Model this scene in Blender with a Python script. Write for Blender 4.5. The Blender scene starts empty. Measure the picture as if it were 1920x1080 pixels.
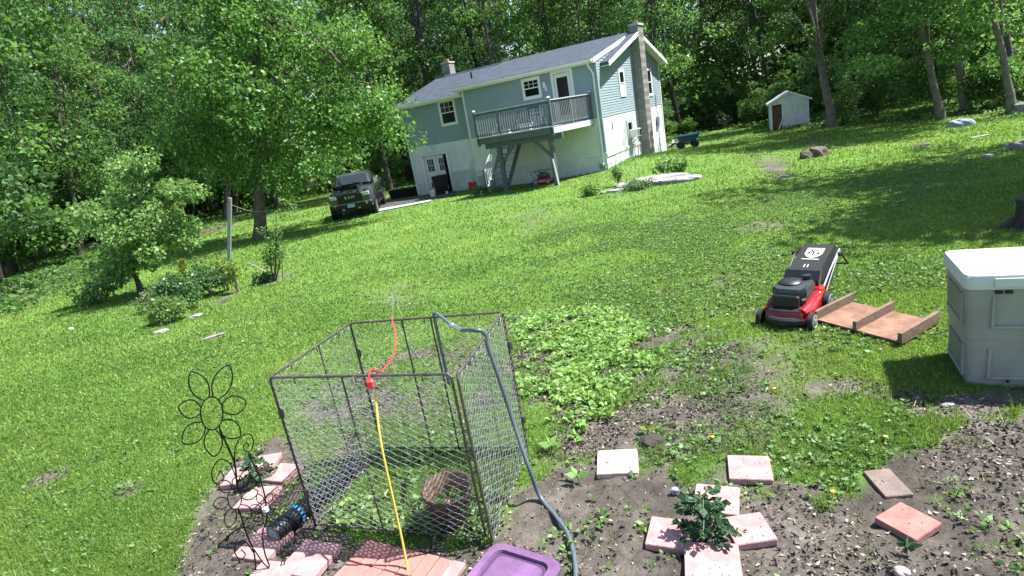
import bpy, math, random
import numpy as np
from mathutils import Matrix, Vector

# ------------------------------------------------------------------ camera, sky, sun, exposure
sc = bpy.context.scene
COL = sc.collection
FPX, PITCH, ROLL, CAMH = 1085.0, math.radians(16), math.radians(10), 2.6      # focal length in pixels of a 1920 wide picture
_f = np.array([0, math.cos(PITCH), -math.sin(PITCH)]); _r0 = np.array([1., 0, 0]); _u0 = np.cross(_r0, _f)
_R = math.cos(ROLL)*_r0 - math.sin(ROLL)*_u0
_U = math.sin(ROLL)*_r0 + math.cos(ROLL)*_u0
cd = bpy.data.cameras.new('camera'); cam = bpy.data.objects.new('camera', cd); COL.objects.link(cam)
cd.sensor_width = 36; cd.lens = 36*FPX/1920; cd.clip_start = 0.05; cd.clip_end = 3000
cam.matrix_world = Matrix(((_R[0], _U[0], -_f[0], 0), (_R[1], _U[1], -_f[1], 0), (_R[2], _U[2], -_f[2], CAMH), (0, 0, 0, 1)))
sc.camera = cam

SUN_H = np.array([1., .04]); SUN_H /= np.linalg.norm(SUN_H); SUN_EL = math.radians(59)
w = bpy.data.worlds.new('World'); sc.world = w; w.use_nodes = True
nt = w.node_tree; bg = nt.nodes['Background']
sky = nt.nodes.new('ShaderNodeTexSky'); sky.sky_type = 'NISHITA'; sky.sun_disc = False
sky.sun_elevation = SUN_EL; sky.sun_rotation = math.atan2(SUN_H[0], SUN_H[1])
sky.air_density = 1.0; sky.dust_density = 1.0
nt.links.new(sky.outputs[0], bg.inputs[0]); bg.inputs[1].default_value = 0.095
sl = bpy.data.lights.new('sun', 'SUN'); sl.energy = 5.0; sl.angle = math.radians(.53); sl.color = (1, .975, .93)
so = bpy.data.objects.new('sun', sl); COL.objects.link(so)
_d = Vector((-SUN_H[0]*math.cos(SUN_EL), -SUN_H[1]*math.cos(SUN_EL), -math.sin(SUN_EL)))
so.rotation_euler = _d.to_track_quat('-Z', 'Y').to_euler(); so.location = (20, 10, 40)
vs = sc.view_settings; vs.view_transform = 'Standard'; vs.look = 'None'; vs.gamma = 1; vs.use_curve_mapping = False; vs.exposure = 1.42
sc.cycles.max_bounces = 6; sc.cycles.diffuse_bounces = 3; sc.cycles.transmission_bounces = 4; sc.cycles.glossy_bounces = 2

# ------------------------------------------------------------------ numbers
def vnoise(x, y, s=1.0, seed=0):
    x = np.asarray(x, float)*s; y = np.asarray(y, float)*s
    xi = np.floor(x); yi = np.floor(y); fx = x-xi; fy = y-yi
    fx = fx*fx*(3-2*fx); fy = fy*fy*(3-2*fy)
    def h(a, b):
        v = np.sin(a*127.1+b*311.7+seed*74.7)*43758.5453
        return v-np.floor(v)
    return (h(xi, yi)*(1-fx)+h(xi+1, yi)*fx)*(1-fy)+(h(xi, yi+1)*(1-fx)+h(xi+1, yi+1)*fx)*fy
def fbm(x, y, s=1.0, seed=0, o=3):
    t = 0; a = .5; n = 0
    for i in range(o):
        t = t+a*vnoise(x, y, s*2**i, seed+i*13); n += a; a *= .5
    return t/n
def ground(x, y):
    """height of the ground: gently falling away from the camera, a grassy bank against the end of the house"""
    x = np.asarray(x, float); y = np.asarray(y, float)
    z = -0.0222*np.maximum(0, y-6)
    z = z+.40*np.exp(-((x-7.4)**2/7+(y-27.6)**2/10))
    z = z+.05*(fbm(x, y, .16, 3)-.5)*np.clip((y-3)/6, 0.15, 2.2)
    z = z+.5*np.clip((y-50)/30, 0, 3)
    return z
def g1(x, y): return float(ground(x, y))
def ray(px, py):
    d = _f+_R*(px-960)/FPX-_U*(py-540)/FPX
    return d/np.linalg.norm(d)
def gp(px, py, dz=0.0):
    """where the sight line of a picture point meets the ground (or dz above it)"""
    d = ray(px, py); lo, hi = .5, 90
    for _ in range(50):
        m = (lo+hi)/2
        if CAMH+d[2]*m-dz > g1(d[0]*m, d[1]*m): lo = m
        else: hi = m
    p = d*lo; return np.array([p[0], p[1], CAMH+p[2]])
def aty(px, py, y):
    d = ray(px, py); return np.array([d[0]*y/d[1], y, CAMH+d[2]*y/d[1]])
def rng(s): return np.random.default_rng(s)

# ------------------------------------------------------------------ materials
MATS = {}
def mat(name, col, rough=.7, var=.0, scale=6., bump=0., bscale=40., metal=0., spec=.4, col2=None, detail=6, trans=0., island=0., coat=0.):
    m = bpy.data.materials.new(name); m.use_nodes = True; t = m.node_tree; N = t.nodes; L = t.links
    b = N['Principled BSDF']; b.inputs['Roughness'].default_value = rough; b.inputs['Metallic'].default_value = metal
    b.inputs['Specular IOR Level'].default_value = spec
    if coat: b.inputs['Coat Weight'].default_value = coat; b.inputs['Coat Roughness'].default_value = .06
    c4 = (*col, 1); out = None
    tc = N.new('ShaderNodeTexCoord')
    if var or col2:
        no = N.new('ShaderNodeTexNoise'); no.inputs['Scale'].default_value = scale; no.inputs['Detail'].default_value = detail; no.inputs['Roughness'].default_value = .65
        L.new(tc.outputs['Object'], no.inputs['Vector'])
        rp = N.new('ShaderNodeValToRGB'); rp.color_ramp.elements[0].position = .32; rp.color_ramp.elements[1].position = .68
        a = [max(0, c*(1-var)) for c in col]; e = col2 if col2 else [c*(1+var) for c in col]
        rp.color_ramp.elements[0].color = (*a, 1); rp.color_ramp.elements[1].color = (*e, 1)
        L.new(no.outputs['Fac'], rp.inputs['Fac']); out = rp.outputs['Color']
    if island:
        gi = N.new('ShaderNodeNewGeometry'); hs = N.new('ShaderNodeHueSaturation')
        oi = N.new('ShaderNodeObjectInfo')
        mr = N.new('ShaderNodeMapRange'); mr.inputs['To Min'].default_value = 1-island; mr.inputs['To Max'].default_value = 1+island
        L.new(gi.outputs['Random Per Island'], mr.inputs['Value']); 
        mu = N.new('ShaderNodeMath'); mu.operation = 'MULTIPLY'
        m2 = N.new('ShaderNodeMapRange'); m2.inputs['To Min'].default_value = 1-island*.45; m2.inputs['To Max'].default_value = 1+island*.45
        L.new(oi.outputs['Random'], m2.inputs['Value']); L.new(mr.outputs[0], mu.inputs[0]); L.new(m2.outputs[0], mu.inputs[1])
        L.new(mu.outputs[0], hs.inputs['Value'])
        m3 = N.new('ShaderNodeMapRange'); m3.inputs['To Min'].default_value = .48; m3.inputs['To Max'].default_value = .515
        ad = N.new('ShaderNodeMath'); ad.operation = 'MULTIPLY'; ad.inputs[1].default_value = 7.13
        fr = N.new('ShaderNodeMath'); fr.operation = 'FRACT'
        L.new(gi.outputs['Random Per Island'], ad.inputs[0]); L.new(ad.outputs[0], fr.inputs[0]); L.new(fr.outputs[0], m3.inputs['Value']); L.new(m3.outputs[0], hs.inputs['Hue'])
        if out: L.new(out, hs.inputs['Color'])
        else: hs.inputs['Color'].default_value = c4
        out = hs.outputs['Color']
    if out: L.new(out, b.inputs['Base Color'])
    else: b.inputs['Base Color'].default_value = c4
    if bump:
        n2 = N.new('ShaderNodeTexNoise'); n2.inputs['Scale'].default_value = bscale; n2.inputs['Detail'].default_value = 5
        L.new(tc.outputs['Object'], n2.inputs['Vector'])
        bp = N.new('ShaderNodeBump'); bp.inputs['Strength'].default_value = bump; bp.inputs['Distance'].default_value = .02
        L.new(n2.outputs['Fac'], bp.inputs['Height']); L.new(bp.outputs[0], b.inputs['Normal'])
    if trans:
        tr = N.new('ShaderNodeBsdfTranslucent'); mx = N.new('ShaderNodeMixShader'); mx.inputs[0].default_value = trans
        h2 = N.new('ShaderNodeHueSaturation'); h2.inputs['Hue'].default_value = .485; h2.inputs['Saturation'].default_value = 1.1; h2.inputs['Value'].default_value = 1.5
        if out: L.new(out, h2.inputs['Color'])
        else: h2.inputs['Color'].default_value = c4
        L.new(h2.outputs[0], tr.inputs['Color'])
        L.new(b.outputs[0], mx.inputs[1]); L.new(tr.outputs[0], mx.inputs[2]); L.new(mx.outputs[0], N['Material Output'].inputs['Surface'])
    MATS[name] = m; return m
def brickmat(name, c1, c2, cm, sx, bw=.5, rh=.25, mortar=.02, rough=.85, rot=None, bump=.3):
    m = bpy.data.materials.new(name); m.use_nodes = True; t = m.node_tree; N = t.nodes; L = t.links; b = N['Principled BSDF']
    b.inputs['Roughness'].default_value = rough; b.inputs['Specular IOR Level'].default_value = .2
    tc = N.new('ShaderNodeTexCoord'); mp = N.new('ShaderNodeMapping'); br = N.new('ShaderNodeTexBrick')
    if rot: mp.inputs['Rotation'].default_value = rot
    L.new(tc.outputs['Object'], mp.inputs[0]); L.new(mp.outputs[0], br.inputs['Vector'])
    br.inputs['Color1'].default_value = (*c1, 1); br.inputs['Color2'].default_value = (*c2, 1); br.inputs['Mortar'].default_value = (*cm, 1)
    br.inputs['Scale'].default_value = sx; br.inputs['Brick Width'].default_value = bw; br.inputs['Row Height'].default_value = rh; br.inputs['Mortar Size'].default_value = mortar
    no = N.new('ShaderNodeTexNoise'); no.inputs['Scale'].default_value = 3; no.inputs['Detail'].default_value = 8
    L.new(tc.outputs['Object'], no.inputs['Vector'])
    mx = N.new('ShaderNodeMix'); mx.data_type = 'RGBA'; mx.blend_type = 'MULTIPLY'; mx.inputs[0].default_value = .7
    rp = N.new('ShaderNodeValToRGB'); rp.color_ramp.elements[0].position = .3; rp.color_ramp.elements[0].color = (.55, .55, .55, 1); rp.color_ramp.elements[1].position = .7
    L.new(no.outputs['Fac'], rp.inputs['Fac']); L.new(br.outputs['Color'], mx.inputs[6]); L.new(rp.outputs[0], mx.inputs[7]); L.new(mx.outputs[2], b.inputs['Base Color'])
    bp = N.new('ShaderNodeBump'); bp.inputs['Strength'].default_value = bump; bp.inputs['Distance'].default_value = .01; bp.invert = True
    L.new(br.outputs['Fac'], bp.inputs['Height']); L.new(bp.outputs[0], b.inputs['Normal'])
    MATS[name] = m; return m

mat('siding', (.265, .335, .37), .55, .06, 2.5, spec=.3)
mat('white_wall', (.66, .69, .68), .7, .13, .9, .1, 30)
mat('panel_wall', (.62, .66, .60), .7, .07, 1.5, .1, 30)
mat('found', (.58, .60, .58), .85, .14, 1.6, .3, 18)
mat('trim', (.74, .76, .74), .45, .04, 3)
mat('cream', (.66, .68, .60), .5, .05, 3)
mat('glass', (.010, .013, .014), .08, spec=.16)
mat('curtain', (.5, .52, .5), .8, .1, 8)
mat('dark', (.012, .012, .013), .5)
mat('doorwhite', (.68, .71, .71), .4, .04, 3)
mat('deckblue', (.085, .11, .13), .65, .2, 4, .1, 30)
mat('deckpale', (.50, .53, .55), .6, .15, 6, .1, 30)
mat('deckmid', (.165, .175, .185), .6, .2, 6)
mat('decktop', (.42, .43, .42), .7, .2, 6)
brickmat('shingle', (.055, .072, .098), (.078, .096, .124), (.036, .046, .062), 2.0, .5, .22, .012, rough=.9)
brickmat('block', (.27, .265, .25), (.32, .31, .29), (.20, .195, .185), 1.0, .4, .2, .012, rot=(math.radians(90), 0, 0))
brickmat('redbrick', (.35, .13, .08), (.42, .18, .12), (.4, .38, .35), 4.0)
mat('rust', (.26, .10, .05), .8, .3, 15)
mat('asphalt', (.055, .055, .058), .9, .25, 3, .3, 60)
mat('concrete', (.42, .41, .38), .85, .15, 3, .2, 40)
mat('bark', (.115, .095, .075), .95, .45, 5, .8, 9)
mat('bark_grey', (.135, .12, .10), .95, .4, 4, .8, 8)
mat('bark_dark', (.055, .048, .042), .95, .4, 5, .6, 9)
mat('leaf_forest', (.092, .192, .050), .55, island=.5, trans=.48, spec=.35)
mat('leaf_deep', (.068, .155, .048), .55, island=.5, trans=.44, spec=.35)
mat('leaf_maple', (.090, .195, .044), .5, island=.45, trans=.42, spec=.4)
mat('leaf_small', (.15, .265, .078), .5, island=.4, trans=.38, spec=.4)
mat('leaf_box', (.075, .16, .05), .45, island=.4, trans=.25, spec=.45)
mat('leaf_yel', (.13, .19, .035), .5, island=.4, trans=.35)
mat('leaf_dark', (.022, .05, .022), .5, island=.5, trans=.25)
mat('leaf_tomato', (.036, .095, .036), .5, island=.3, trans=.2)
mat('leaf_weed', (.145, .255, .075), .5, island=.4, trans=.35, spec=.4)
mat('leaf_weedpale', (.19, .32, .088), .5, island=.4, trans=.35, spec=.4)
mat('leaf_fuzzy', (.115, .175, .075), .7, island=.35, trans=.3)
mat('grass', (.112, .250, .044), .65, .36, .5, island=.24, trans=.45, spec=.2, col2=(.185, .280, .062), detail=10)
mat('grass_pale', (.20, .30, .08), .5, island=.35, trans=.35, spec=.4)
mat('grass_dry', (.30, .27, .11), .7, island=.4, trans=.2)
mat('chips', (.235, .20, .165), .9, island=.55)
mat('soilclod', (.06, .05, .042), .95, island=.4)
mat('yellowflower', (.75, .55, .02), .6)
mat('blossom', (.6, .6, .5), .7, island=.2)
mat('rock', (.20, .195, .185), .9, .35, 5, .9, 10, col2=(.36, .35, .34))
mat('rock_dark', (.17, .17, .17), .9, .3, 4, .6, 8)
mat('rock_blue', (.25, .29, .33), .8, .2, 4, .5, 8)
mat('rootball', (.075, .058, .045), .95, .4, 10, 1., 20, col2=(.19, .15, .11))
mat('paver', (.39, .22, .205), .88, .3, 7, .3, 90, col2=(.50, .315, .29), detail=10, island=.13)
mat('paver_red', (.30, .13, .115), .9, .3, 8, .3, 90, col2=(.36, .18, .155), detail=10)
mat('paver_old', (.165, .125, .108), .9, .25, 7, .3, 60)
mat('paver_dirty', (.50, .34, .31), .88, .25, 9, .2, 90)
mat('brick', (.36, .16, .14), .85, .15, 9, .3, 80)
mat('galv', (.52, .53, .55), .38, .12, 20, metal=.45, spec=.6)
mat('pentube', (.085, .075, .07), .6, .4, 25, metal=.4)
mat('pentube_rust', (.30, .20, .14), .7, .4, 25, metal=.3)
mat('iron', (.018, .018, .02), .45, metal=.6)
mat('hose', (.085, .11, .135), .38, .15, 30, spec=.5)
mat('hosemetal', (.6, .6, .58), .3, metal=.9)
mat('cord_yellow', (.60, .42, .07), .5)
mat('cord_red', (.65, .05, .04), .45)
mat('plug_red', (.80, .05, .09), .4)
mat('cord_grey', (.33, .37, .36), .5)
mat('terra', (.22, .12, .085), .85, .3, 8, col2=(.30, .19, .14))
mat('pot_out', (.05, .036, .03), .6, .3, 6)
mat('drain', (.013, .015, .018), .45, spec=.5)
mat('drain_blue', (.02, .20, .42), .45)
mat('lid_purple', (.150, .074, .172), .65, .3, 6, .1, 60)
mat('lid_groove', (.07, .035, .085), .5, .1, 8)
mat('binface', (.25, .25, .235), .6, .14, 2.5, .1, 60, col2=(.31, .31, .29), detail=10)
mat('binlid', (.52, .53, .52), .5, .04, 4)
mat('bin_green', (.16, .185, .17), .6, .12, 6)
mat('mow_red', (.62, .012, .02), .22, spec=.6, coat=.5)
mat('mow_deep', (.16, .006, .010), .35, spec=.5)  # mower red with the shade over the deck put into the colour
mat('mow_black', (.014, .015, .017), .4, spec=.5)
mat('mow_engine', (.035, .04, .046), .32, spec=.6)
mat('bagcloth', (.014, .014, .016), .85, .3, 60, .2, 200)
mat('rubber', (.016, .016, .016), .8)
mat('silver', (.55, .56, .57), .3, metal=.8)
mat('greyplastic', (.26, .28, .30), .45)
mat('print_white', (.78, .78, .76), .6)
mat('ply', (.17, .075, .052), .8, .35, 5, .2, 30, col2=(.27, .155, .10), detail=10)
mat('oldwood', (.155, .105, .075), .85, .25, 9, .3, 30)
mat('postwood', (.27, .27, .255), .85, .2, 10)
mat('shedwhite', (.62, .65, .66), .85, .16, 4, .3, 20)
mat('shedroof', (.52, .53, .52), .8, .2, 5)
mat('sheddoor', (.22, .11, .065), .8, .2, 6)
mat('carpaint', (.040, .050, .058), .12, spec=.6, coat=1.0)
mat('carglass', (.02, .026, .03), .05, spec=.7)
mat('carblack', (.010, .010, .011), .5)
mat('carchrome', (.65, .66, .68), .18, metal=1)
mat('plate', (.25, .40, .55), .5)
mat('lamp_lens', (.5, .52, .55), .15)
mat('cartblue', (.02, .06, .15), .35, .1, 5)
mat('plastic_black', (.012, .012, .013), .5)
mat('bucket_white', (.72, .73, .74), .5)
mat('shovelred', (.40, .02, .02), .5)
mat('chairblue', (.035, .06, .12), .6)
mat('lattice', (.28, .40, .46), .6)
mat('branchwood', (.24, .18, .13), .9, .3, 8)

# ------------------------------------------------------------------ mesh building
class MB:
    def __init__(s): s.v = []; s.f = []
    def add(s, vs, fs):
        k = len(s.v); s.v += [tuple(map(float, p)) for p in vs]; s.f += [tuple(i+k for i in q) for q in fs]; return s
    def box(s, x0, x1, y0, y1, z0, z1, bev=0):
        if bev:
            b = min(bev, (x1-x0)*.45, (y1-y0)*.45, (z1-z0)*.45); P = []; F = []
            def ring(z, i): return [(x0+i, y0+i, z)]
            o = [(b, 0), (1, 0)]
            pts = lambda z, i: [(x0+b+i, y0+i, z), (x1-b-i, y0+i, z), (x1-i, y0+b+i, z), (x1-i, y1-b-i, z), (x1-b-i, y1-i, z), (x0+b+i, y1-i, z), (x0+i, y1-b-i, z), (x0+i, y0+b+i, z)]
            h = b*.6
            P = pts(z0, h)+pts(z0+b, 0)+pts(z1-b, 0)+pts(z1, h)
            for r in range(3):
                for i in range(8): F.append((r*8+i, r*8+(i+1) % 8, r*8+8+(i+1) % 8, r*8+8+i))
            F.append(tuple(range(7, -1, -1))); F.append(tuple(range(24, 32)))
            return s.add(P, F)
        return s.add([(x0, y0, z0), (x1, y0, z0), (x1, y1, z0), (x0, y1, z0), (x0, y0, z1), (x1, y0, z1), (x1, y1, z1), (x0, y1, z1)],
                     [(0, 3, 2, 1), (4, 5, 6, 7), (0, 1, 5, 4), (1, 2, 6, 5), (2, 3, 7, 6), (3, 0, 4, 7)])
    def bar(s, a, b, w, h=None, up=(0, 0, 1)):
        h = h or w; a = Vector(a); b = Vector(b); d = (b-a).normalized(); u = Vector(up)
        x = d.cross(u)
        if x.length < 1e-3: x = d.cross(Vector((1, 0, 0)))
        x.normalize(); y = x.cross(d).normalized(); x = x*w/2; y = y*h/2
        return s.add([a-x-y, a+x-y, a+x+y, a-x+y, b-x-y, b+x-y, b+x+y, b-x+y], [(0, 3, 2, 1), (4, 5, 6, 7), (0, 1, 5, 4), (1, 2, 6, 5), (2, 3, 7, 6), (3, 0, 4, 7)])
    def tube(s, pts, r, n=8, closed=False, cap=True):
        pts = [Vector(p) for p in pts]; m = len(pts); rs = r if hasattr(r, '__len__') else [r]*m; V = []; F = []
        prev = None
        for i, p in enumerate(pts):
            if closed: t = pts[(i+1) % m]-pts[i-1]
            else: t = pts[min(i+1, m-1)]-pts[max(i-1, 0)]
            if t.length < 1e-9: t = Vector((0, 0, 1))
            t.normalize()
            if prev is None:
                x = t.cross(Vector((0, 0, 1)))
                if x.length < .05: x = t.cross(Vector((0, 1, 0)))
            else: x = prev-t*prev.dot(t)
            x.normalize(); prev = x; y = t.cross(x)
            for k in range(n):
                a = 2*math.pi*k/n; V.append(p+(x*math.cos(a)+y*math.sin(a))*rs[i])
        for i in range(m if closed else m-1):
            for k in range(n):
                a = i*n+k; b = i*n+(k+1) % n; j = ((i+1) % m)*n
                F.append((a, b, j+(k+1) % n, j+k))
        if cap and not closed:
            F.append(tuple(range(n-1, -1, -1))); F.append(tuple(range((m-1)*n, m*n)))
        return s.add(V, F)
    def lathe(s, prof, n=24, c=(0, 0, 0), axis='z', top=True):
        V = []; F = []
        for r, z in prof:
            for k in range(n):
                a = 2*math.pi*k/n; p = (r*math.cos(a), r*math.sin(a), z)
                if axis == 'x': p = (p[2], p[0], p[1])
                if axis == 'y': p = (p[0], p[2], p[1])
                V.append((p[0]+c[0], p[1]+c[1], p[2]+c[2]))
        for i in range(len(prof)-1):
            for k in range(n): F.append((i*n+k, i*n+(k+1) % n, (i+1)*n+(k+1) % n, (i+1)*n+k))
        if prof[0][0] > 1e-4: F.append(tuple(range(n-1, -1, -1)))
        if top and prof[-1][0] > 1e-4: F.append(tuple(range((len(prof)-1)*n, len(prof)*n)))
        return s.add(V, F)
    def prism(s, poly, a, b, ax='z'):
        """extrude a polygon between a and b along an axis"""
        n = len(poly)
        def P(p, t): return (p[0], p[1], t) if ax == 'z' else ((t, p[0], p[1]) if ax == 'x' else (p[0], t, p[1]))
        return s.add([P(p, a) for p in poly]+[P(p, b) for p in poly],
                     [tuple(range(n-1, -1, -1)), tuple(range(n, 2*n))]+[(i, (i+1) % n, n+(i+1) % n, n+i) for i in range(n)])
    def loft(s, rings, cap=True):
        n = len(rings[0]); V = [p for r in rings for p in r]; F = []
        for i in range(len(rings)-1):
            for k in range(n): F.append((i*n+k, i*n+(k+1) % n, (i+1)*n+(k+1) % n, (i+1)*n+k))
        if cap: F += [tuple(range(n-1, -1, -1)), tuple(range((len(rings)-1)*n, len(rings)*n))]
        return s.add(V, F)
    def xf(s, M):
        s.v = [tuple(M @ Vector(p)) for p in s.v]; return s
    def mesh(s, name, m, smooth=False):
        me = bpy.data.meshes.new(name); me.from_pydata(s.v, [], s.f)
        if m: me.materials.append(MATS[m] if isinstance(m, str) else m)
        me.validate()
        if smooth:
            me.polygons.foreach_set('use_smooth', [True]*len(me.polygons))
            try: me.set_sharp_from_angle(angle=math.radians(38))
            except Exception: pass
        return me
    def build(s, name, m, parent=None, smooth=False):
        return link(name, s.mesh(name, m, smooth), parent)
def link(name, me, parent=None):
    o = bpy.data.objects.new(name, me); COL.objects.link(o); o.parent = parent; return o
def fixn(o):
    import bmesh
    bm = bmesh.new(); bm.from_mesh(o.data); bmesh.ops.recalc_face_normals(bm, faces=bm.faces); bm.to_mesh(o.data); bm.free(); return o
def npmesh(name, V, F, m, smooth=False):
    """V (n,3) and F (k,3 or 4) arrays"""
    me = bpy.data.meshes.new(name); V = np.asarray(V, np.float32); F = np.asarray(F, np.int32)
    me.vertices.add(len(V)); me.vertices.foreach_set('co', V.ravel())
    k = F.shape[1]; me.loops.add(F.size); me.loops.foreach_set('vertex_index', F.ravel())
    me.polygons.add(len(F)); me.polygons.foreach_set('loop_start', np.arange(0, F.size, k, dtype=np.int32)); me.polygons.foreach_set('loop_total', np.full(len(F), k, np.int32))
    if smooth: me.polygons.foreach_set('use_smooth', np.ones(len(F), bool))
    me.update(calc_edges=True)
    if m: me.materials.append(MATS[m])
    return me
def tag(o, label, cat, group=None, kind=None):
    o['label'] = label
    if cat: o['category'] = cat
    if group: o['group'] = group
    if kind: o['kind'] = kind
    return o
def thing(name, label, cat, loc=(0, 0, 0), rz=0., group=None):
    o = bpy.data.objects.new(name, None); COL.objects.link(o); o.empty_display_size = .1
    o.location = [float(c) for c in loc]; o.rotation_euler = (0, 0, rz); return tag(o, label, cat, group)
def struct(o): o['kind'] = 'structure'; return o
def stuff(o): o['kind'] = 'stuff'; return o
def dup(root, loc, rz=0., scale=1., label=None, group=None, tilt=(0, 0)):
    r = root.copy(); COL.objects.link(r); r.location = [float(c) for c in loc]; r.rotation_euler = (tilt[0], tilt[1], rz); r.scale = (scale,)*3
    if label: r['label'] = label
    if group: r['group'] = group
    for ch in list(root.children):
        c = ch.copy(); COL.objects.link(c); c.parent = r
        for gch in list(ch.children):
            d = gch.copy(); COL.objects.link(d); d.parent = c
    return r
def circle(cx, cz, r, n=24, y=0): return [(cx+r*math.cos(2*math.pi*i/n), y, cz+r*math.sin(2*math.pi*i/n)) for i in range(n)]

# ------------------------------------------------------------------ leaves
def leaves(P, D, size, r, wid=.36, fold=.12):
    """one folded rhombus for each leaf: base P, direction D, length size"""
    n = len(P); D = D/np.maximum(1e-6, np.linalg.norm(D, axis=1, keepdims=True))
    A = r.normal(size=(n, 3)); W = np.cross(D, A); W /= np.maximum(1e-6, np.linalg.norm(W, axis=1, keepdims=True)); Nn = np.cross(W, D)
    size = np.asarray(size).reshape(-1, 1)
    V = np.empty((n, 4, 3)); V[:, 0] = P; V[:, 2] = P+D*size
    mid = P+D*size*.45+Nn*size*fold
    V[:, 1] = mid+W*size*wid; V[:, 3] = mid-W*size*wid
    return V.reshape(-1, 3), np.arange(4*n).reshape(-1, 4)
def clump_leaves(C, Rr, per, size, r, droop=.35, flat=.75):
    """leaves spread through clumps at C with radii Rr"""
    n = len(C)*per; c = np.repeat(C, per, 0); rr = np.repeat(Rr, per)
    d = r.normal(size=(n, 3)); d /= np.linalg.norm(d, axis=1, keepdims=True)
    rad = rr*np.cbrt(r.random(n)*.9+.1)
    p = c+d*rad[:, None]*np.array([1, 1, flat])
    D = d*.8+r.normal(size=(n, 3))*.6; D[:, 2] -= droop
    return leaves(p, D, size*(.65+.7*r.random(n)), r)
def ellip_clumps(n, cen, rad, r, shell=.55, lump=.25, low=-1.):
    out = []
    while len(out) < n:
        d = r.normal(size=3); d /= np.linalg.norm(d)
        if d[2] < low: continue
        k = (shell+(1-shell)*r.random())*(1+lump*(r.random()-.6)*1.6)
        out.append(np.array(cen)+d*np.array(rad)*k)
    return np.array(out)
def trunk_mb(pts, r0, r1, n=9, r=None):
    m = len(pts); rs = [r0+(r1-r0)*(i/(m-1))**.8 for i in range(m)]; rs[0] *= 1.35
    return MB().tube(pts, rs, n)
def limbs(mb, start_pts, ends, r0, r):
    for e in ends:
        e = Vector(e); s0 = Vector(start_pts[r.integers(0, len(start_pts))])
        mid = s0.lerp(e, .5)+Vector((r.normal()*.15, r.normal()*.15, (e-s0).length*.12))
        q = s0.lerp(e, .25)+Vector((0, 0, (e-s0).length*.05))
        mb.tube([s0, q, mid, e], [r0, r0*.8, r0*.5, r0*.15], 5)

# ------------------------------------------------------------------ the ground: where it is lawn, bare soil, woodland floor
def sdist(x, y, poly):
    """signed distance (positive inside) to a polygon in metres"""
    x = np.asarray(x, float); y = np.asarray(y, float); P = np.asarray(poly)[:, :2]; n = len(P)
    d = np.full(x.shape, 1e9); ins = np.zeros(x.shape, bool)
    for i in range(n):
        ax, ay = P[i]; bx, by = P[(i+1) % n]; ex, ey = bx-ax, by-ay; L2 = ex*ex+ey*ey+1e-12
        t = np.clip(((x-ax)*ex+(y-ay)*ey)/L2, 0, 1)
        d = np.minimum(d, np.hypot(x-ax-t*ex, y-ay-t*ey))
        c = ((ay > y) != (by > y)) & (x < (bx-ax)*(y-ay)/(by-ay+1e-12)+ax)
        ins ^= c
    return np.where(ins, d, -d)
def W_(pts): return np.array([gp(*p)[:2] for p in pts])
EDGE = list(W_([(0, 600), (110, 550), (210, 505), (300, 470), (380, 440), (450, 415), (530, 385), (610, 362), (690, 345), (730, 338)]))
EDGE += [(-8.5, 36), (-7.5, 39), (-2, 43), (9, 43)]
EDGE += list(W_([(1290, 262), (1345, 240), (1450, 240), (1520, 241), (1600, 234), (1700, 227), (1800, 217), (1905, 216)]))
LAWN = np.array(EDGE+[(24, 19), (27, 8), (30, -8), (-30, -8), (-21, 8)])
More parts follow.
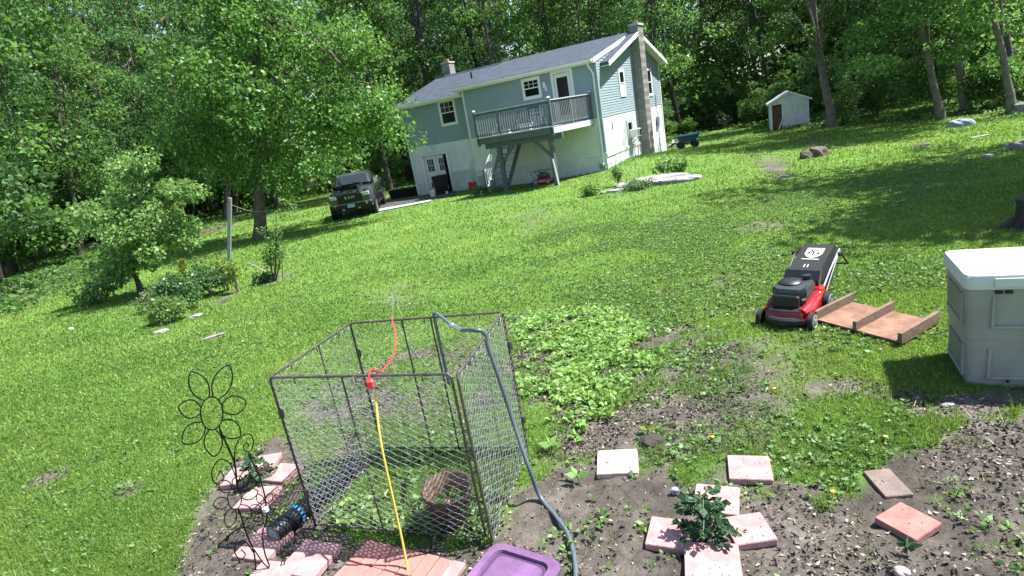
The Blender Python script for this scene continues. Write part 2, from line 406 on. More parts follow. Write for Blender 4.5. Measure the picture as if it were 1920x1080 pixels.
SOILS = [  # polygon, bareness, ragged edge
    (W_([(930, 1080), (925, 1000), (960, 935), (1010, 890), (1110, 850), (1190, 850), (1240, 880), (1300, 905), (1380, 905), (1460, 905), (1560, 905), (1640, 860), (1720, 850), (1800, 805), (1920, 745), (2050, 800), (2050, 1200), (930, 1200)]), 1.0, .2),
    (W_([(300, 1090), (345, 1010), (385, 935), (440, 865), (520, 818), (575, 850), (620, 1000), (700, 1030), (930, 1010), (930, 1200), (300, 1200)]), 1.0, .10),
    (W_([(570, 760), (700, 680), (900, 630), (935, 700), (860, 800), (720, 850), (600, 880)]), .75, .25),
    (W_([(955, 590), (1100, 572), (1230, 615), (1290, 680), (1280, 770), (1200, 850), (1000, 880), (975, 800)]), .8, .25),
    (W_([(1230, 590), (1330, 610), (1380, 690), (1400, 790), (1440, 850), (1250, 870), (1200, 820), (1270, 700)]), .92, .35),
    (W_([(1290, 640), (1500, 640), (1780, 720), (1800, 810), (1600, 890), (1440, 880), (1290, 880)]), .74, .35),
    (W_([(1790, 750), (1920, 715), (1990, 740), (1920, 790), (1800, 790)]), .9, .1),
    (W_([(375, 636), (400, 626), (424, 624), (400, 637)]), 1., .03), (W_([(38, 916), (80, 884), (132, 872), (110, 896), (70, 912)]), 1., .07), (W_([(205, 932), (225, 908), (272, 906), (262, 924), (235, 936)]), 1., .07), (W_([(1300, 520), (1340, 505), (1420, 500), (1400, 545), (1330, 560)]), .6, .3), (W_([(1180, 545), (1260, 535), (1300, 560), (1220, 575)]), .55, .3), (W_([(1500, 250), (1560, 262), (1540, 276), (1490, 268)]), .6, .4), (W_([(640, 560), (760, 530), (840, 545), (740, 580)]), .42, .4), (W_([(940, 400), (1060, 385), (1080, 420), (980, 440)]), .42, .5),
    (W_([(1420, 286), (1455, 294), (1490, 332), (1462, 340), (1434, 320)]), 1., .4), (W_([(1365, 432), (1420, 412), (1470, 420), (1425, 438)]), .95, .25),
    (W_([(1370, 600), (1410, 570), (1440, 560), (1420, 600)]), .7, .2), (W_([(1610, 520), (1660, 508), (1690, 515), (1650, 530)]), .55, .15),
    (W_([(1195, 830), (1215, 815), (1258, 815), (1255, 850), (1215, 850)]), 1., .03),
    (W_([(395, 572), (420, 556), (440, 545), (450, 560), (420, 575)]), .8, .1), (W_([(480, 530), (520, 515), (560, 505), (540, 522), (500, 535)]), .8, .1),
]
def soil_at(x, y):
    x = np.asarray(x, float); y = np.asarray(y, float)
    s = np.zeros(x.shape)
    near = (y < 26) & (y > .5)
    if not near.any(): return s
    X = x[near]; Y = y[near]; n1 = fbm(X, Y, 1.6, 5)-.5; n2 = fbm(X, Y, 6., 9)-.5; t = np.zeros(X.shape)
    for poly, k, e in SOILS:
        d = sdist(X, Y, poly)+n1*e*5*.5+n2*e*2.2
        m = np.clip(d/(e*.6+.05)+.5, 0, 1)*k
        if k < 1: m = m*np.clip((.95 if k > .85 else .72)+(fbm(X, Y, 2.3, 21)-.5)*(2.2 if k > .85 else 3.2), 0, 1.25)
        t = np.maximum(t, np.clip(m, 0, 1))
    s[near] = t; return s
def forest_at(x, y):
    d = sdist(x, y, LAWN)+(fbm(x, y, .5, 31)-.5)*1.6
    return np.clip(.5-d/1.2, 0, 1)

def graded(lo, a, b, hi, fine, grow=1.09):
    c = list(np.arange(a, b+fine/2, fine)); s = fine; q = c[-1]
    while q < hi: s *= grow; q += s; c.append(q)
    s = fine; q = c[0]; L = []
    while q > lo: s *= grow; q -= s; L.append(q)
    return np.array(L[::-1]+c)
gx = graded(-600, -4.5, 6.5, 600, .06); gy = graded(-60, 2.0, 8.0, 900, .06)
GX, GY = np.meshgrid(gx, gy); fx, fy = GX.ravel(), GY.ravel()
SO = soil_at(fx, fy); FO = forest_at(fx, fy)
GZ = ground(fx, fy)+SO*((fbm(fx, fy, 9, 41)-.5)*.085+(fbm(fx, fy, 2.5, 43)-.5)*.06)-.012*SO
nx, ny = len(gx), len(gy); I = np.arange(nx*ny).reshape(ny, nx)
Fq = np.stack([I[:-1, :-1], I[:-1, 1:], I[1:, 1:], I[1:, :-1]], -1).reshape(-1, 4)
def groundmat():
    m = bpy.data.materials.new('ground'); m.use_nodes = True; t = m.node_tree; N = t.nodes; L = t.links; b = N['Principled BSDF']
    b.inputs['Roughness'].default_value = .95; b.inputs['Specular IOR Level'].default_value = .12
    tc = N.new('ShaderNodeTexCoord')
    def noise(s, d=6, r=.6):
        n = N.new('ShaderNodeTexNoise'); n.inputs['Scale'].default_value = s; n.inputs['Detail'].default_value = d; n.inputs['Roughness'].default_value = r
        L.new(tc.outputs['Object'], n.inputs['Vector']); return n.outputs['Fac']
    def ramp(f, els):
        r = N.new('ShaderNodeValToRGB'); L.new(f, r.inputs['Fac'])
        while len(r.color_ramp.elements) < len(els): r.color_ramp.elements.new(.5)
        for e, (p, c) in zip(r.color_ramp.elements, els): e.position = p; e.color = (*c, 1)
        return r.outputs[0]
    def mix(f, a, c, mode='MIX'):
        x = N.new('ShaderNodeMix'); x.data_type = 'RGBA'; x.blend_type = mode
        if isinstance(f, float): x.inputs[0].default_value = f
        else: L.new(f, x.inputs[0])
        L.new(a, x.inputs[6]); L.new(c, x.inputs[7]); return x.outputs[2]
    def attr(n): a = N.new('ShaderNodeAttribute'); a.attribute_name = n; return a.outputs['Fac']
    lawn = ramp(noise(.5, 8, .7), [(.3, (.085, .165, .034)), (.5, (.110, .205, .042)), (.62, (.140, .230, .050)), (.75, (.175, .235, .065))])
    lawn = mix(.55, lawn, ramp(noise(28, 4, .7), [(.3, (.5, .55, .5)), (.7, (1.25, 1.2, 1.1))]), 'MULTIPLY')
    lawn = mix(ramp(noise(.23, 4), [(.52, (0, 0, 0)), (.75, (.55, .55, .55))]), lawn, ramp(noise(9), [(.3, (.12, .17, .03)), (.7, (.19, .21, .055))]))
    soil = ramp(noise(7, 10, .75), [(.3, (.060, .052, .046)), (.5, (.118, .103, .091)), (.7, (.185, .165, .146))])
    soil = mix(.6, soil, ramp(noise(60, 4, .7), [(.3, (.45, .45, .45)), (.7, (1.3, 1.28, 1.2))]), 'MULTIPLY')
    soil = mix(.8, soil, ramp(noise(1.1, 5, .6), [(.35, (.5, .49, .48)), (.65, (1.25, 1.25, 1.25))]), 'MULTIPLY')
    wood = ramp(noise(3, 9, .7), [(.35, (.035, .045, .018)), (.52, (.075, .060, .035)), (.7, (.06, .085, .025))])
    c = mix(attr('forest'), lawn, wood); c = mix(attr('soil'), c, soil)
    L.new(c, b.inputs['Base Color'])
    bp = N.new('ShaderNodeBump'); bp.inputs['Strength'].default_value = .7; bp.inputs['Distance'].default_value = .03
    L.new(noise(45, 6, .7), bp.inputs['Height']); L.new(bp.outputs[0], b.inputs['Normal'])
    MATS['ground'] = m
groundmat()
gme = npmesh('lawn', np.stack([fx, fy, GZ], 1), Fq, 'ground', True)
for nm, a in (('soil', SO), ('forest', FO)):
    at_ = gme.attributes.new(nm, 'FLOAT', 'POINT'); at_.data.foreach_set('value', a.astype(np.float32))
struct(tag(link('lawn', gme), 'mown green lawn with patches of bare garden soil', None))

# ------------------------------------------------------------------ house
HO = (-4.277, 33.349); HY = -0.569; HW, HD, HB, HJ = 11.744, 8.59, .78, 4.681
ZB, ZS = -1.1, 2.03
house = thing('house', 'two storey blue grey sided house with white basement level', 'house', (HO[0], HO[1], 0), HY)
def hloc(u, v, z=0.): c, s = math.cos(HY), math.sin(HY); return (HO[0]+u*c-v*s, HO[1]+u*s+v*c, z)
def hg(u, v): p = hloc(u, v); return g1(p[0], p[1])
RZ90 = Matrix.Rotation(math.pi/2, 4, 'Z')
RIDGE_V, RIDGE_Z, EV, EZ = HD/2, 5.70, -.3, 4.30
def roof_main(v): return EZ+(RIDGE_Z-EZ)*(v-EV)/(RIDGE_V-EV) if v <= RIDGE_V else EZ+(RIDGE_Z-EZ)*(HD-EV-v)/(RIDGE_V-EV)
BEV, BEZ = -HB-.3, 4.52
def roof_bump(v): return BEZ+(RIDGE_Z+.02-BEZ)*(v-BEV)/(RIDGE_V-BEV)
# core walls (lower part white, set a little inside the cladding)
m = MB(); m.box(.0, HW, .0, HD, ZB, 2.05); m.build('wall', 'white_wall', house)
m = MB(); m.box(.02, HW-.02, .02, HD-.02, 2.05, 4.25)
m.prism([(.02, 4.25), (HD-.02, 4.25), (HD-.02, roof_main(HD)-.12), (RIDGE_V, RIDGE_Z-.12), (.02, roof_main(0)-.12)], .02, HW-.02, 'x'); m.build('upper_wall', 'siding', house)
m = MB(); m.box(HJ, HW-.001, -HB, .0-.001, .47, 2.05)
for i in range(int((HW-HJ)/.2)):                                             # grooved vertical panelling
    u = HJ+.04+i*.2; m.box(u, u+.17, -HB-.012, -HB-.001, .50, 2.03)
m.build('panelled_wall', 'panel_wall', house)
m = MB(); m.box(HJ+.03, HW-.03, -HB+.03, -.002, 2.05, 4.5); m.build('bay_wall', 'siding', house)
m = MB(); m.prism([(-HB+.03, 4.4), (.5, 4.4), (RIDGE_V, RIDGE_Z-.08), (RIDGE_V-.4, RIDGE_Z-.13), (-HB+.03, roof_bump(-HB)-.1)], HW-.1, HW-.021, 'x'); fixn(m.build('gable_infill', 'siding', house))
m = MB(); m.box(HJ-.05, HW+.04, -HB-.05, 0.2, ZB, .43); m.box(2.7, HJ-.05, -.05, .1, ZB, .45); m.box(-.04, .9, -.05, .1, ZB, .0); m.build('foundation_front', 'found', house)
m = MB(); m.box(HW-.2, HW+.05, .2, HD+.03, ZB, .3); m.build('foundation_end', 'white_wall', house)
m = MB(); m.box(HJ-.06, HW+.075, -HB-.075, -HB-.012, .43, .50); m.box(2.62, HJ-.06, -.075, .0, .45, .51); m.box(HW+.001, HW+.08, -HB-.012, 4.2, .30, .44); m.build('band_board', 'cream', house)
# clapboards: each course leans out at its foot
def courses(rows, name, ang=None, n=None):
    mb = MB()
    for (a, b2, z0, z1, y) in rows:
        mb.add([(a, y-.024, z0), (b2, y-.024, z0), (b2, y-.006, z1), (a, y-.006, z1), (a, y+.01, z0), (b2, y+.01, z0)], [(0, 1, 2, 3), (4, 5, 1, 0)])
    if ang: mb.xf(ang)
    return stuff(mb.build(name, 'siding', house))
CH = .112
courses([(0.06, HJ-.04, ZS+i*CH, ZS+(i+1)*CH, 0) for i in range(20)], 'siding')
courses([(HJ+.06, HW-.08, ZS+i*CH, ZS+(i+1)*CH, -HB) for i in range(22)], 'siding')
rows = []
for i in range(33):
    z0 = ZS+i*CH; z1 = z0+CH; zm = z1
    lo, hi = -HB+.06, HD-.05
    if zm > roof_bump(-HB)-.12: 
        lo = max(lo, RIDGE_V-(RIDGE_Z-.1-zm)/((RIDGE_Z+.02-BEZ)/(RIDGE_V-BEV)))
    if zm > roof_main(HD)-.12: hi = min(hi, RIDGE_V+(RIDGE_Z-.12-zm)/((RIDGE_Z-EZ)/(RIDGE_V-EV)))
    if hi-lo > .1: rows.append((lo, hi, z0, z1, 0))
courses(rows, 'siding', Matrix.Translation((HW, 0, 0)) @ RZ90)
# corner boards
for (u, v, z0, z1) in ((-.01, -.03, ZS-.02, 4.3), (HJ-.03, -.035, ZS-.02, 4.32)):
    MB().box(u, u+.1, v, v+.12, z0, z1).build('corner_board', 'siding', house)
MB().box(HJ-.03, HJ+.07, -HB-.035, -HB+.08, ZS-.02, 4.52).build('corner_board', 'cream', house)
MB().box(HW-.09, HW+.035, -HB-.035, -HB+.09, .5, 4.50).build('corner_board', 'siding', house)
MB().box(HW-.03, HW+.035, HD-.09, HD+.035, -.6, 4.3).build('corner_board', 'cream', house)
# roof slabs
def slab(name, u0, u1, v0, z0, v1, z1, th=.13):
    mb = MB(); mb.prism([(v0, z0-th), (v1, z1-th), (v1, z1), (v0, z0)], u0, u1, 'x'); return fixn(mb.build(name, 'shingle', house))
OL, OR = .36, .42
slab('roof', -OL, HW+OR, EV, EZ, RIDGE_V, RIDGE_Z)
slab('roof', -OL, HW+OR, HD-EV, EZ, RIDGE_V+.001, RIDGE_Z)
slab('bay_roof', HJ-.32, HW+.02, BEV, BEZ, RIDGE_V-.02, RIDGE_Z+.02, .1)
m = MB()
for i in range(int((HW+OR+OL)/.3)):
    u = -OL+i*.3; m.prism([(RIDGE_V-.14, RIDGE_Z-.012), (RIDGE_V+.14, RIDGE_Z-.012), (RIDGE_V, RIDGE_Z+.045)], u, u+.285, 'x')
m.build('ridge_cap', 'shingle', house)
m = MB(); m.box(-OL-.01, HJ-.3, EV-.03, EV-.002, EZ-.19, EZ-.02); m.build('fascia', 'trim', house)
m = MB(); m.box(HJ-.34, HW+.03, BEV-.03, BEV-.002, BEZ-.19, BEZ-.02); m.build('fascia', 'cream', house)
m = MB(); m.box(-OL, HJ-.3, EV, .0, EZ-.2, EZ-.17); m.build('soffit', 'cream', house)
m = MB(); m.box(HJ-.3, HW+.02, BEV, -HB+.02, BEZ-.2, BEZ-.17); m.build('soffit', 'cream', house)
def rake(u0, u1, pts, name='rake_board', mt='trim'):
    mb = MB(); (v0, z0), (v1, z1) = pts
    mb.prism([(v0, z0-.2), (v1, z1-.2), (v1, z1-.015), (v0, z0-.015)], u0, u1, 'x'); return fixn(mb.build(name, mt, house))
rake(HW+OR+.002, HW+OR+.035, ((EV, EZ), (RIDGE_V, RIDGE_Z))); rake(HW+OR+.002, HW+OR+.035, ((HD-EV, EZ), (RIDGE_V, RIDGE_Z)))
rake(-OL-.035, -OL-.002, ((EV, EZ), (RIDGE_V, RIDGE_Z))); rake(HW+.022, HW+.05, ((BEV, BEZ), (RIDGE_V-.9, roof_bump(RIDGE_V-.9))))
m = MB(); m.prism([(EV, EZ-.17), (RIDGE_V, RIDGE_Z-.17), (RIDGE_V, RIDGE_Z-.14), (EV, EZ-.14)], HW+.03, HW+OR, 'x'); m.prism([(HD-EV, EZ-.17), (RIDGE_V, RIDGE_Z-.17), (RIDGE_V, RIDGE_Z-.14), (HD-EV, EZ-.14)], HW+.03, HW+OR, 'x'); fixn(m.build('gable_soffit', 'cream', house))
# gutters and downspouts
def gutter(u0, u1, v, z):
    mb = MB(); prof = [(v, z), (v-.11, z), (v-.12, z-.03), (v-.09, z-.11), (v, z-.11)]
    mb.prism(prof, u0, u1, 'x'); return fixn(mb.build('gutter', 'trim', house))
gutter(-OL-.03, HJ-.34, EV-.032, EZ-.03); gutter(HJ-.36, HW+.0, BEV-.032, BEZ-.03)
MB().tube([(HW-.2, BEV-.08, BEZ-.13), (HW-.2, BEV-.08, BEZ-.25), (HW-.12, -HB-.08, BEZ-.62), (HW-.12, -HB-.08, .2), (HW-.12, -HB-.16, -.02)], .042, 6).build('downspout', 'trim', house)
MB().tube([(-.15, EV-.08, EZ-.13), (-.15, EV-.08, EZ-.25), (.03, -.09, EZ-.6), (.03, -.09, -.55)], .04, 6).build('downspout', 'trim', house)
# windows: casing > pane, meeting rail, muntins
def window(u, v, z, wd, ht, cols=3, side=False, split=True, name='window', cas='trim', top_only=True):
    M = Matrix.Translation((u, v, z)) @ (RZ90 if side else Matrix.Identity(4)); c = .085
    mb = MB(); mb.box(-c, wd+c, -.055, .01, -c-.02, 0); mb.box(-c, wd+c, -.055, .01, ht, ht+c+.02); mb.box(-c, 0, -.055, .01, 0, ht); mb.box(wd, wd+c, -.055, .01, 0, ht)
    o = mb.xf(M).build(name, cas, house)
    MB().box(0, wd, -.03, -.026, 0, ht).xf(M).build('pane', 'glass', o)
    mb = MB(); s = .04
    mb.box(0, wd, -.05, -.031, 0, s); mb.box(0, wd, -.05, -.031, ht-s, ht); mb.box(0, s, -.05, -.031, s, ht-s); mb.box(wd-s, wd, -.05, -.031, s, ht-s)
    if split: mb.box(s, wd-s, -.052, -.031, ht*.48, ht*.48+.045)
    mb.xf(M).build('sash', 'trim', o)
    if cols:
        top = ht-s; bot = ht*.48+.045; t = .009
        for k in range(1, cols): x = s+(wd-2*s)*k/cols; MB().box(x-t, x+t, -.042, -.031, bot, top).xf(M).build('muntin', 'trim', o)
        zz = (bot+top)/2; MB().box(s, wd-s, -.041, -.032, zz-t, zz+t).xf(M).build('muntin', 'trim', o)
        if not top_only: MB().box(s, wd-s, -.041, -.032, ht*.24-t, ht*.24+t).xf(M).build('muntin', 'trim', o)
    return o
window(2.62, -.0, 2.95, .90, 1.12)
window(8.14, -HB, 3.44, .80, .74)
o = window(HW, 1.95, 2.85, .62, 1.06, 0, True); MB().box(.04, .58, -.0312, -.0302, .03, .5).xf(Matrix.Translation((HW, 1.95, 2.85)) @ RZ90).build('blind', 'curtain', o)
window(HW, 6.3, 2.65, .62, 1.25, 0, True)
o = window(HW, 2.4, .85, .62, .68, 0, True, False)
MB().box(HW+.005, HW+.03, .35, .47, 1.42, 1.74).build('vent_slot', 'greyplastic', house)
MB().box(HW+.052, HW+.06, 2.35, 2.75, -.35, .24).build('panel', 'found', house); MB().box(HW+.052, HW+.062, 2.95, 3.05, -.35, .26).build('panel', 'trim', house); MB().box(HW+.052, HW+.062, 3.5, 3.56, -.35, .26).build('panel', 'carblack', house)
# storm door on the deck
du, dz = 9.70, 2.07
mb = MB(); mb.box(du-.12, du, -HB-.06, -HB+.01, dz, 4.2); mb.box(du+.82, du+.94, -HB-.06, -HB+.01, dz, 4.2); mb.box(du-.12, du+.94, -HB-.06, -HB+.01, 4.2, 4.32); o = mb.build('door_frame', 'trim', house)
mb = MB(); z1 = 4.18
mb.box(du+.02, du+.14, -HB-.05, -HB-.03, dz+.02, z1); mb.box(du+.68, du+.80, -HB-.05, -HB-.03, dz+.02, z1); mb.box(du+.14, du+.68, -HB-.05, -HB-.03, z1-.16, z1); mb.box(du+.14, du+.68, -HB-.05, -HB-.03, 3.10, 3.17); mb.box(du+.14, du+.68, -HB-.05, -HB-.03, dz+.02, dz+.32)
d = mb.build('door', 'doorwhite', house); MB().box(du+.14, du+.68, -HB-.04, -HB-.036, dz+.32, z1-.16).build('pane', 'glass', d); MB().box(du+.06, du+.09, -HB-.09, -HB-.05, 3.0, 3.14).build('handle', 'dark', d)
# lamps
def lantern(u, v, z):
    mb = MB(); mb.lathe([(.0, -.16), (.06, -.14), (.075, .03), (.10, .05), (.03, .12), (.0, .16)], 10, (u, v-.15, z)); mb.bar((u, v-.15, z+.02), (u, v, z-.14), .03); mb.box(u-.05, u+.05, v-.03, v, z-.28, z-.02)
    return mb.build('wall_lantern', 'trim', house, True)
lantern(9.27, -HB-.02, 3.85); lantern(1.55, -.02, 1.83)
# basement double door
mb = MB(); mb.box(.78, .90, -.16, .01, -.6, 1.50); mb.box(2.50, 2.62, -.16, .01, -.6, 1.50); mb.box(.70, 2.66, -.2, .01, 1.50, 1.56); o = mb.build('door_frame', 'trim', house)
for k, u0 in enumerate((.92, 1.72)):
    d = MB().box(u0, u0+.77, -.07, -.02, -.58, 1.47, .01).build('door', 'doorwhite', house)
    for (za, zb_) in ((.62, 1.28),):
        p = MB().box(u0+.17, u0+.60, -.075, -.0705, za-.0, zb_).build('pane', 'glass', d)
    MB().box(u0+.17, u0+.60, -.076, -.0705, -.28, .02).build('pane', 'glass', d)
    mb = MB()
    for q in (1, 2, 3): x = u0+.17+.43*q/4; mb.box(x-.01, x+.01, -.084, -.0765, .62, 1.28); mb.box(x-.01, x+.01, -.084, -.0765, -.28, .02)
    mb.box(u0+.17, u0+.60, -.085, -.0768, .94, .96); mb.build('muntin', 'trim', d)
    MB().lathe([(.0, 0), (.03, .01), (.03, .05), (0, .06)], 10, (u0+(.70 if k == 0 else .07), -.13, .32), 'y').build('handle', 'dark', d, True)
MB().box(2.24, 2.48, -.095, -.088, -.55, 1.45).build('screen_door', 'glass', house)
# chimneys, vent pipe
o = MB().box(HW+.02, HW+.46, 4.15, 4.98, ZB, 5.95).build('chimney', 'block', house)
MB().box(HW-.02, HW+.5, 4.1, 5.03, 5.95, 6.05).build('chimney_cap', 'concrete', o); MB().lathe([(.13, 6.05), (.13, 6.22), (.1, 6.22), (.1, 6.06)], 12, (HW+.24, 4.56, 0)).build('flue', 'redbrick', o)
o = MB().box(.0, .55, 4.5, 5.05, 5.3, 6.42).build('chimney', 'block', house); MB().box(-.04, .59, 4.46, 5.09, 6.42, 6.50).build('chimney_cap', 'concrete', o); MB().lathe([(.13, 6.5), (.13, 6.68), (.09, 6.68)], 12, (.27, 4.78, 0)).build('flue', 'redbrick', o)
MB().tube([(3.95, 1.45, 4.8), (3.95, 1.45, 5.32)], .05, 8).build('vent_pipe', 'dark', house); MB().bar((4.0, 1.5, 4.87), (4.32, 1.56, 4.9), .14, .05).build('vent_flashing', 'rust', house); MB().bar((3.86, 1.3, 4.81), (3.98, 1.3, 4.81), .1, .03).build('flashing', 'trim', house)
MB().tube([(HW+.06, 7.4, -.4), (HW+.06, 7.4, 2.6)], .03, 6).build('conduit', 'galv', house); MB().box(HW+.03, HW+.16, 7.2, 7.5, .9, 1.4).build('meter_box', 'greyplastic', house)

# air conditioner in the basement window
ac = thing('air_conditioner', 'white window air conditioner sticking out of the basement end window', 'air conditioner', hloc(HW+.06, 2.42, .78), HY)
MB().box(0, .42, 0, .6, 0, .38, .02).build('body', 'trim', ac)
for k in range(7): MB().box(.421, .424, .06+.035*k, .085+.035*k, .05, .33).build('slat', 'greyplastic', ac)
MB().box(.421, .425, .34, .56, .05, .33).build('grille', 'dark', ac); MB().bar((.0, .3, -.3), (.36, .3, -.01), .03).build('bracket', 'dark', ac)

# ------------------------------------------------------------------ deck with stairs
deck = thing('deck', 'raised dark blue grey deck with railing and stairs against the house', 'deck', (HO[0], HO[1], 0), HY)
FL, FR, WR, WL = (7.06, -3.7), (10.72, -3.7), (11.32, -HB-.08), (6.95, -HB-.08)
for i in range(20):
    v = -3.66+i*.142; k = (v+3.7)/2.92; u1 = FR[0]+(WR[0]-FR[0])*k-.03; u0 = 7.06 if v < -2.9 else 7.85
    MB().box(u0, u1, v, v+.135, 2.0, 2.04).build('plank', 'decktop', deck)
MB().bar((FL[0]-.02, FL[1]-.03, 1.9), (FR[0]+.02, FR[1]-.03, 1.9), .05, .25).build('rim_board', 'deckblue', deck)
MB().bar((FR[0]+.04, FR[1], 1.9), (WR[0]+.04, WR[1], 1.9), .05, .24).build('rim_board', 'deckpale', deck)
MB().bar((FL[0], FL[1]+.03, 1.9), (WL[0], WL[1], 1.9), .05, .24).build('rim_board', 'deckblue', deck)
MB().bar((FL[0]-.05, FL[1]-.05, 2.055), (FR[0]+.05, FR[1]-.05, 2.055), .14, .03).build('edge_board', 'deckpale', deck)
MB().bar((7.2, -3.4, 1.65), (11.0, -3.4, 1.65), .13, .24).build('beam', 'deckblue', deck)
for i in range(7): MB().bar((7.3+i*.56, -3.6, 1.88), (7.3+i*.56, -.9, 1.88), .05, .2).build('joist', 'deckblue', deck)
for (u, v) in ((7.87, -3.4), (10.42, -3.4)):
    zg = hg(u, v); MB().box(u-.09, u+.09, v-.09, v+.09, zg-.25, 1.53, .01).build('post', 'deckblue', deck)
    sg = 1 if u < 9 else -1
    MB().bar((u+sg*.05, v, .85), (u+sg*.72, v, 1.52), .08, .12).build('brace', 'deckblue', deck)
MB().tube([(10.54, -3.5, hg(10.5, -3.5)), (10.44, -3.52, .75)], .035, 8).build('drain_pipe', 'trim', deck)
def railing(a, b, mid):
    a = Vector((*a, 0)); b = Vector((*b, 0)); L = (b-a).length; d = (b-a)/L
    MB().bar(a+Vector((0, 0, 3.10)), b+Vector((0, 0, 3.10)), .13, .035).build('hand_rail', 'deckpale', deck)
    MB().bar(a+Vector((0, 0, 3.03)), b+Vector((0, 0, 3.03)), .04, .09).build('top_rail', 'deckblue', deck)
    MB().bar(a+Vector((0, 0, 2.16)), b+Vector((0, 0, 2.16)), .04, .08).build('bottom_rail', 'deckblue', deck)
    n = int(L/.112); proto = MB().box(-.017, .017, -.017, .017, 2.12, 3.0).mesh('baluster', 'deckmid')
    for i in range(1, n):
        p = a+d*(L*i/n); o = link('baluster', proto, deck); o.location = (p.x, p.y-.035, 0); o.rotation_euler = (0, 0, math.atan2(d.y, d.x))
    for t in mid:
        p = a+d*L*t; MB().box(p.x-.035, p.x+.035, p.y-.035, p.y+.035, 2.0, 3.06).build('rail_post', 'deckmid', deck)
railing(FL, FR, (.33,)); railing(FR, WR, (.5,))
for (u, v, z0, mt) in ((FL[0], FL[1], 1.7, 'deckblue'), (FR[0], FR[1], 1.7, 'deckblue'), (WR[0], WR[1]-.02, 1.75, 'deckblue')):
    o = MB().box(u-.055, u+.055, v-.055, v+.055, z0, 3.17, .008).build('corner_post', mt, deck)
    MB().lathe([(.1, 3.17), (.1, 3.2), (.05, 3.24), (.0, 3.26)], 4, (u, v, 0)).build('post_cap', 'deckpale', o)
st = MB(); N_ST = 9; z_a, z_b, v_a, v_b = -.42, 2.0, -3.15, -1.0
for i in range(N_ST):
    t = i/(N_ST); z = z_a+(z_b-z_a)*(i+1)/(N_ST+.5); v = v_a+(v_b-v_a)*t
    MB().box(6.78, 7.72, v, v+.27, z-.02, z+.025).build('stair_tread', 'deckmid', deck)
for u in (6.74, 7.76):
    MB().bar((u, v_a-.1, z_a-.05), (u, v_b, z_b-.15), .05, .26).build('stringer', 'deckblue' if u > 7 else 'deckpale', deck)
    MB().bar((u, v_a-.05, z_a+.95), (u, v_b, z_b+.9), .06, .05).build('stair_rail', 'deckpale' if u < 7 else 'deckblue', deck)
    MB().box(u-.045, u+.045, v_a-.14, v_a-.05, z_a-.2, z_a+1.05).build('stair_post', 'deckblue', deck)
    for i in range(1, 15):
        t = i/15; v = v_a+(v_b-v_a)*t; z = z_a+(z_b-z_a)*t
        MB().box(u-.017, u+.017, v-.017, v+.017, z+.08, z+.92).build('stair_baluster', 'deckpale', deck)
# things on and about the deck
pc = thing('patio_chair', 'dark blue patio chair standing on the deck behind the railing', 'chair', hloc(9.35, -2.6, 2.04), HY+.2)
MB().box(-.28, .28, -.25, .25, .38, .46, .02).build('seat', 'chairblue', pc); MB().box(-.28, .28, .2, .27, .46, 1.05, .02).build('backrest', 'chairblue', pc)
for sx in (-.25, .25):
    for sy in (-.22, .22): MB().box(sx-.02, sx+.02, sy-.02, sy+.02, 0, .38).build('leg', 'dark', pc)
    MB().box(sx-.03, sx+.03, -.25, .25, .62, .66).build('armrest', 'dark', pc)
cb = thing('storage_tub', 'white plastic tub on the deck floor in front of the blue chair', 'tub', hloc(9.3, -3.3, 2.04), HY)
MB().box(-.26, .26, -.16, .16, 0, .26, .03).build('body', 'trim', cb); MB().box(-.28, .28, -.18, .18, .261, .30, .01).build('lid', 'deckpale', cb)
lt = thing('lattice_screen', 'blue grey lattice screen standing on the deck beside the corner post', 'screen', hloc(10.1, -3.35, 2.04), HY)
for k in range(7): MB().box(-.5+.16*k, -.46+.16*k, 0, .02, 0, .85).build('slat', 'lattice', lt)
for k in range(6): MB().box(-.5, .5, .021, .04, .03+.15*k, .08+.15*k).build('slat', 'lattice', lt)
tb = thing('planter_box', 'long dark planter box on the deck floor at the end of the railing', 'planter', hloc(8.1, -3.4, 2.04), HY)
MB().box(-.45, .45, -.1, .1, 0, .18, .01).build('box', 'deckpale', tb)
r = rng(4); V, Fc = leaves(np.stack([r.uniform(-.42, .42, 120), r.uniform(-.08, .08, 120), np.full(120, .16)], 1), np.stack([r.normal(0, .5, 120), r.normal(0, .5, 120), np.ones(120)], 1), r.uniform(.05, .15, 120), r)
link('foliage', npmesh('foliage', V, Fc, 'leaf_box'), tb)

# ------------------------------------------------------------------ driveway
def sheet(name, poly, mt, dz, n=14, th=0.):
    """ground-following patch between two polylines given as pairs of points"""
    V = []; F = []
    for i, (a, b) in enumerate(poly):
        for k in range(n+1):
            t = k/n; x = a[0]+(b[0]-a[0])*t; y = a[1]+(b[1]-a[1])*t; V.append((x, y, g1(x, y)+dz))
    for i in range(len(poly)-1):
        for k in range(n): F.append((i*(n+1)+k, (i+1)*(n+1)+k, (i+1)*(n+1)+k+1, i*(n+1)+k+1))
    mb = MB(); mb.add(V, F); return struct(fixn(mb.build(name, mt, None, True)))
def lerp2(a, b, t): return (a[0]+(b[0]-a[0])*t, a[1]+(b[1]-a[1])*t)
A0, A1 = gp(702, 396), gp(858, 366); B0, B1 = gp(706, 378), hloc(2.6, -.18)[:2]
pl = [(lerp2(A0, A1, i/12), lerp2(B0, B1, i/12)) for i in range(13)]
sheet('driveway', [(p, q) for p, q in pl], 'asphalt', .03)
E0, E1 = gp(702, 399), gp(862, 368)
sheet('path', [(lerp2(E0, E1, i/12), lerp2(lerp2(E0, E1, i/12), lerp2(B0, B1, i/12), .16)) for i in range(9)], 'concrete', .045)

